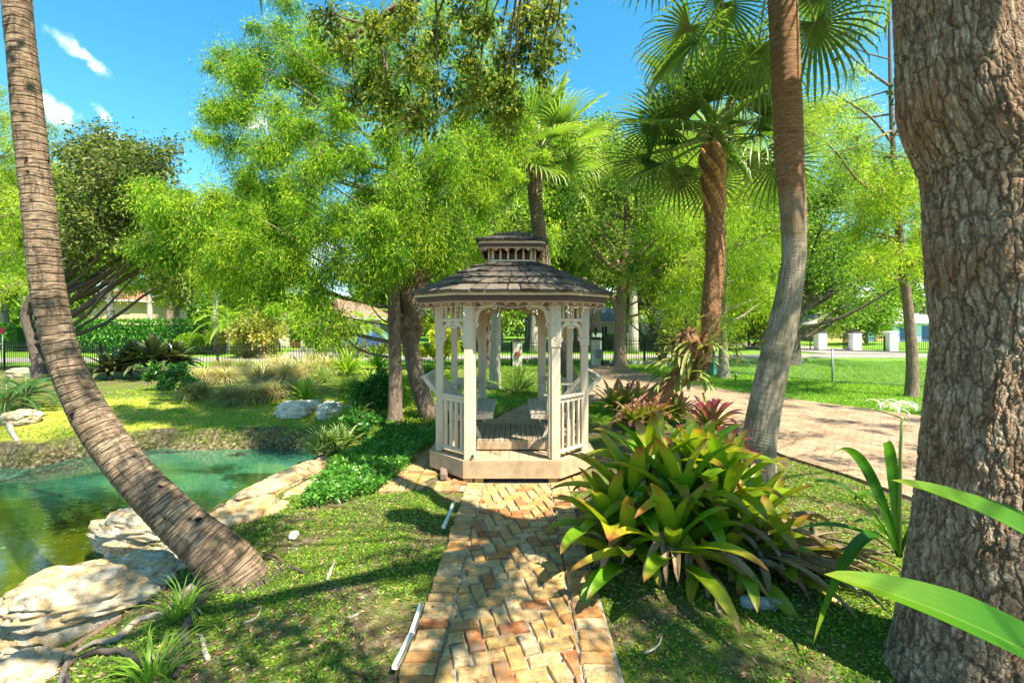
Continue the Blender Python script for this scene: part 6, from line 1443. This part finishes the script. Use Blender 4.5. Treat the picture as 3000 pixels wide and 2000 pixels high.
house('white house with grey roof behind the gate', 1340, 1475, 44, 9, 2.2, 3.8, (.78,.72,.55), tiles('grey_roof_tile',(.42,.42,.44)), doors=((.55,.64,0,2.0),), wins=((.05,.2,.7,1.8),(.3,.42,.7,1.8),(.75,.88,.7,1.8)), doorc=(.05,.05,.05))
house('white house with dark blue shutters behind the screw pine', 1530, 1690, 44, 9, 2.4, 4.2, (.74,.78,.80), tiles('pale_roof_tile',(.5,.46,.44)), wins=((.1,.2,.6,1.9),(.35,.45,.6,1.9),(.6,.7,.6,1.9),(.82,.9,.6,1.9)), shut=(.04,.08,.2))
house('peach walled house with pink tile roof behind the right pillars', 1900, 2030, 52, 10, 2.0, 3.5, (.80,.42,.17), tiles('pink_roof_tile',(.70,.52,.42)), doors=((.72,.86,0,1.6),), wins=((.45,.6,.6,1.5),), doorc=(.5,.66,.75))
house('pale blue house with blue garage door at the far right', 2052, 2170, 52, 10, 2.2, 4.2, (.60,.72,.82), tiles('white_roof_tile',(.62,.62,.60)), doors=((.12,.42,0,1.8),(.55,.8,0,1.8)), doorc=(.10,.16,.42))
house('house with red tile roof among trees at the far left', 205, 300, 52, 9, 4.6, 6.8, (.62,.45,.28), tiles('red_roof_tile',(.50,.22,.13)), wins=((.2,.4,1.2,2.4),(.6,.8,1.2,2.4)))
house('low house with pink roof glimpsed above the lawn fence', 1650, 1790, 60, 9, 2.4, 4.6, (.60,.44,.36), tiles('rose_roof_tile',(.62,.42,.36)), wins=((.2,.35,.6,1.9),(.6,.75,.6,1.9)))
# parked blue car
cx_, cd = (838-CX)*31/F, 33.0; t = thing('parked_car', 'small blue car parked by the tile roofed house', 'car', (cx_, cd, 0)); g = Geo()
prof_ = [(-2,.35),(-2.05,.65),(-1.9,.85),(-1.1,.95),(-.6,1.35),(.6,1.38),(1.3,.98),(1.95,.9),(2.05,.6),(2.0,.35)]; n = len(prof_); v = [(cx_+a, cd-.85+(.12 if z > 1 else 0), z) for a,z in prof_]+[(cx_+a, cd+.85-(.12 if z > 1 else 0), z) for a,z in prof_]
g.add(v, [[k,(k+1)%n,n+(k+1)%n,n+k][::-1] for k in range(n)], None, .5, None, [list(range(n)), list(range(2*n-1,n-1,-1))]); g.build('body', simple('blue_car_paint', (.04,.10,.26), .25, .7), t)
g = Geo(); g.add([(cx_-1.0,cd-.84,.97),(cx_+1.15,cd-.84,.99),(cx_+.55,cd-.745,1.32),(cx_-.58,cd-.745,1.30)], [[0,1,2,3]]); g.build('side_window', M_glass, t)
for sx_ in (-1.25,1.25): g = Geo(); g.tube([(cx_+sx_,cd-.9,.32),(cx_+sx_,cd-.68,.32)], .32, 20); g.build('wheel', M_black, t)
# red stop-like round sign edge at far left: plain dark red disc on post as seen through the trees
p_ = P(8,823,30); p_ = P(8, 718+250*0, 30); t = thing('road_sign', 'dark red octagonal sign cut by the left edge among trees', 'sign', (P(6,HY,30)[0],30,0)); g = Geo(); x = P(6,HY,30)[0]; g.tube([(x,30,0),(x,30,1.3)], .03, 6); g.build('pole', M_galv, t); g = Geo(); g.tube([(x,29.94,1.5),(x,29.97,1.5)], .2, 8); g.build('sign_face', simple('dark_red_sign', (.12,.01,.02), .7, .2), t)
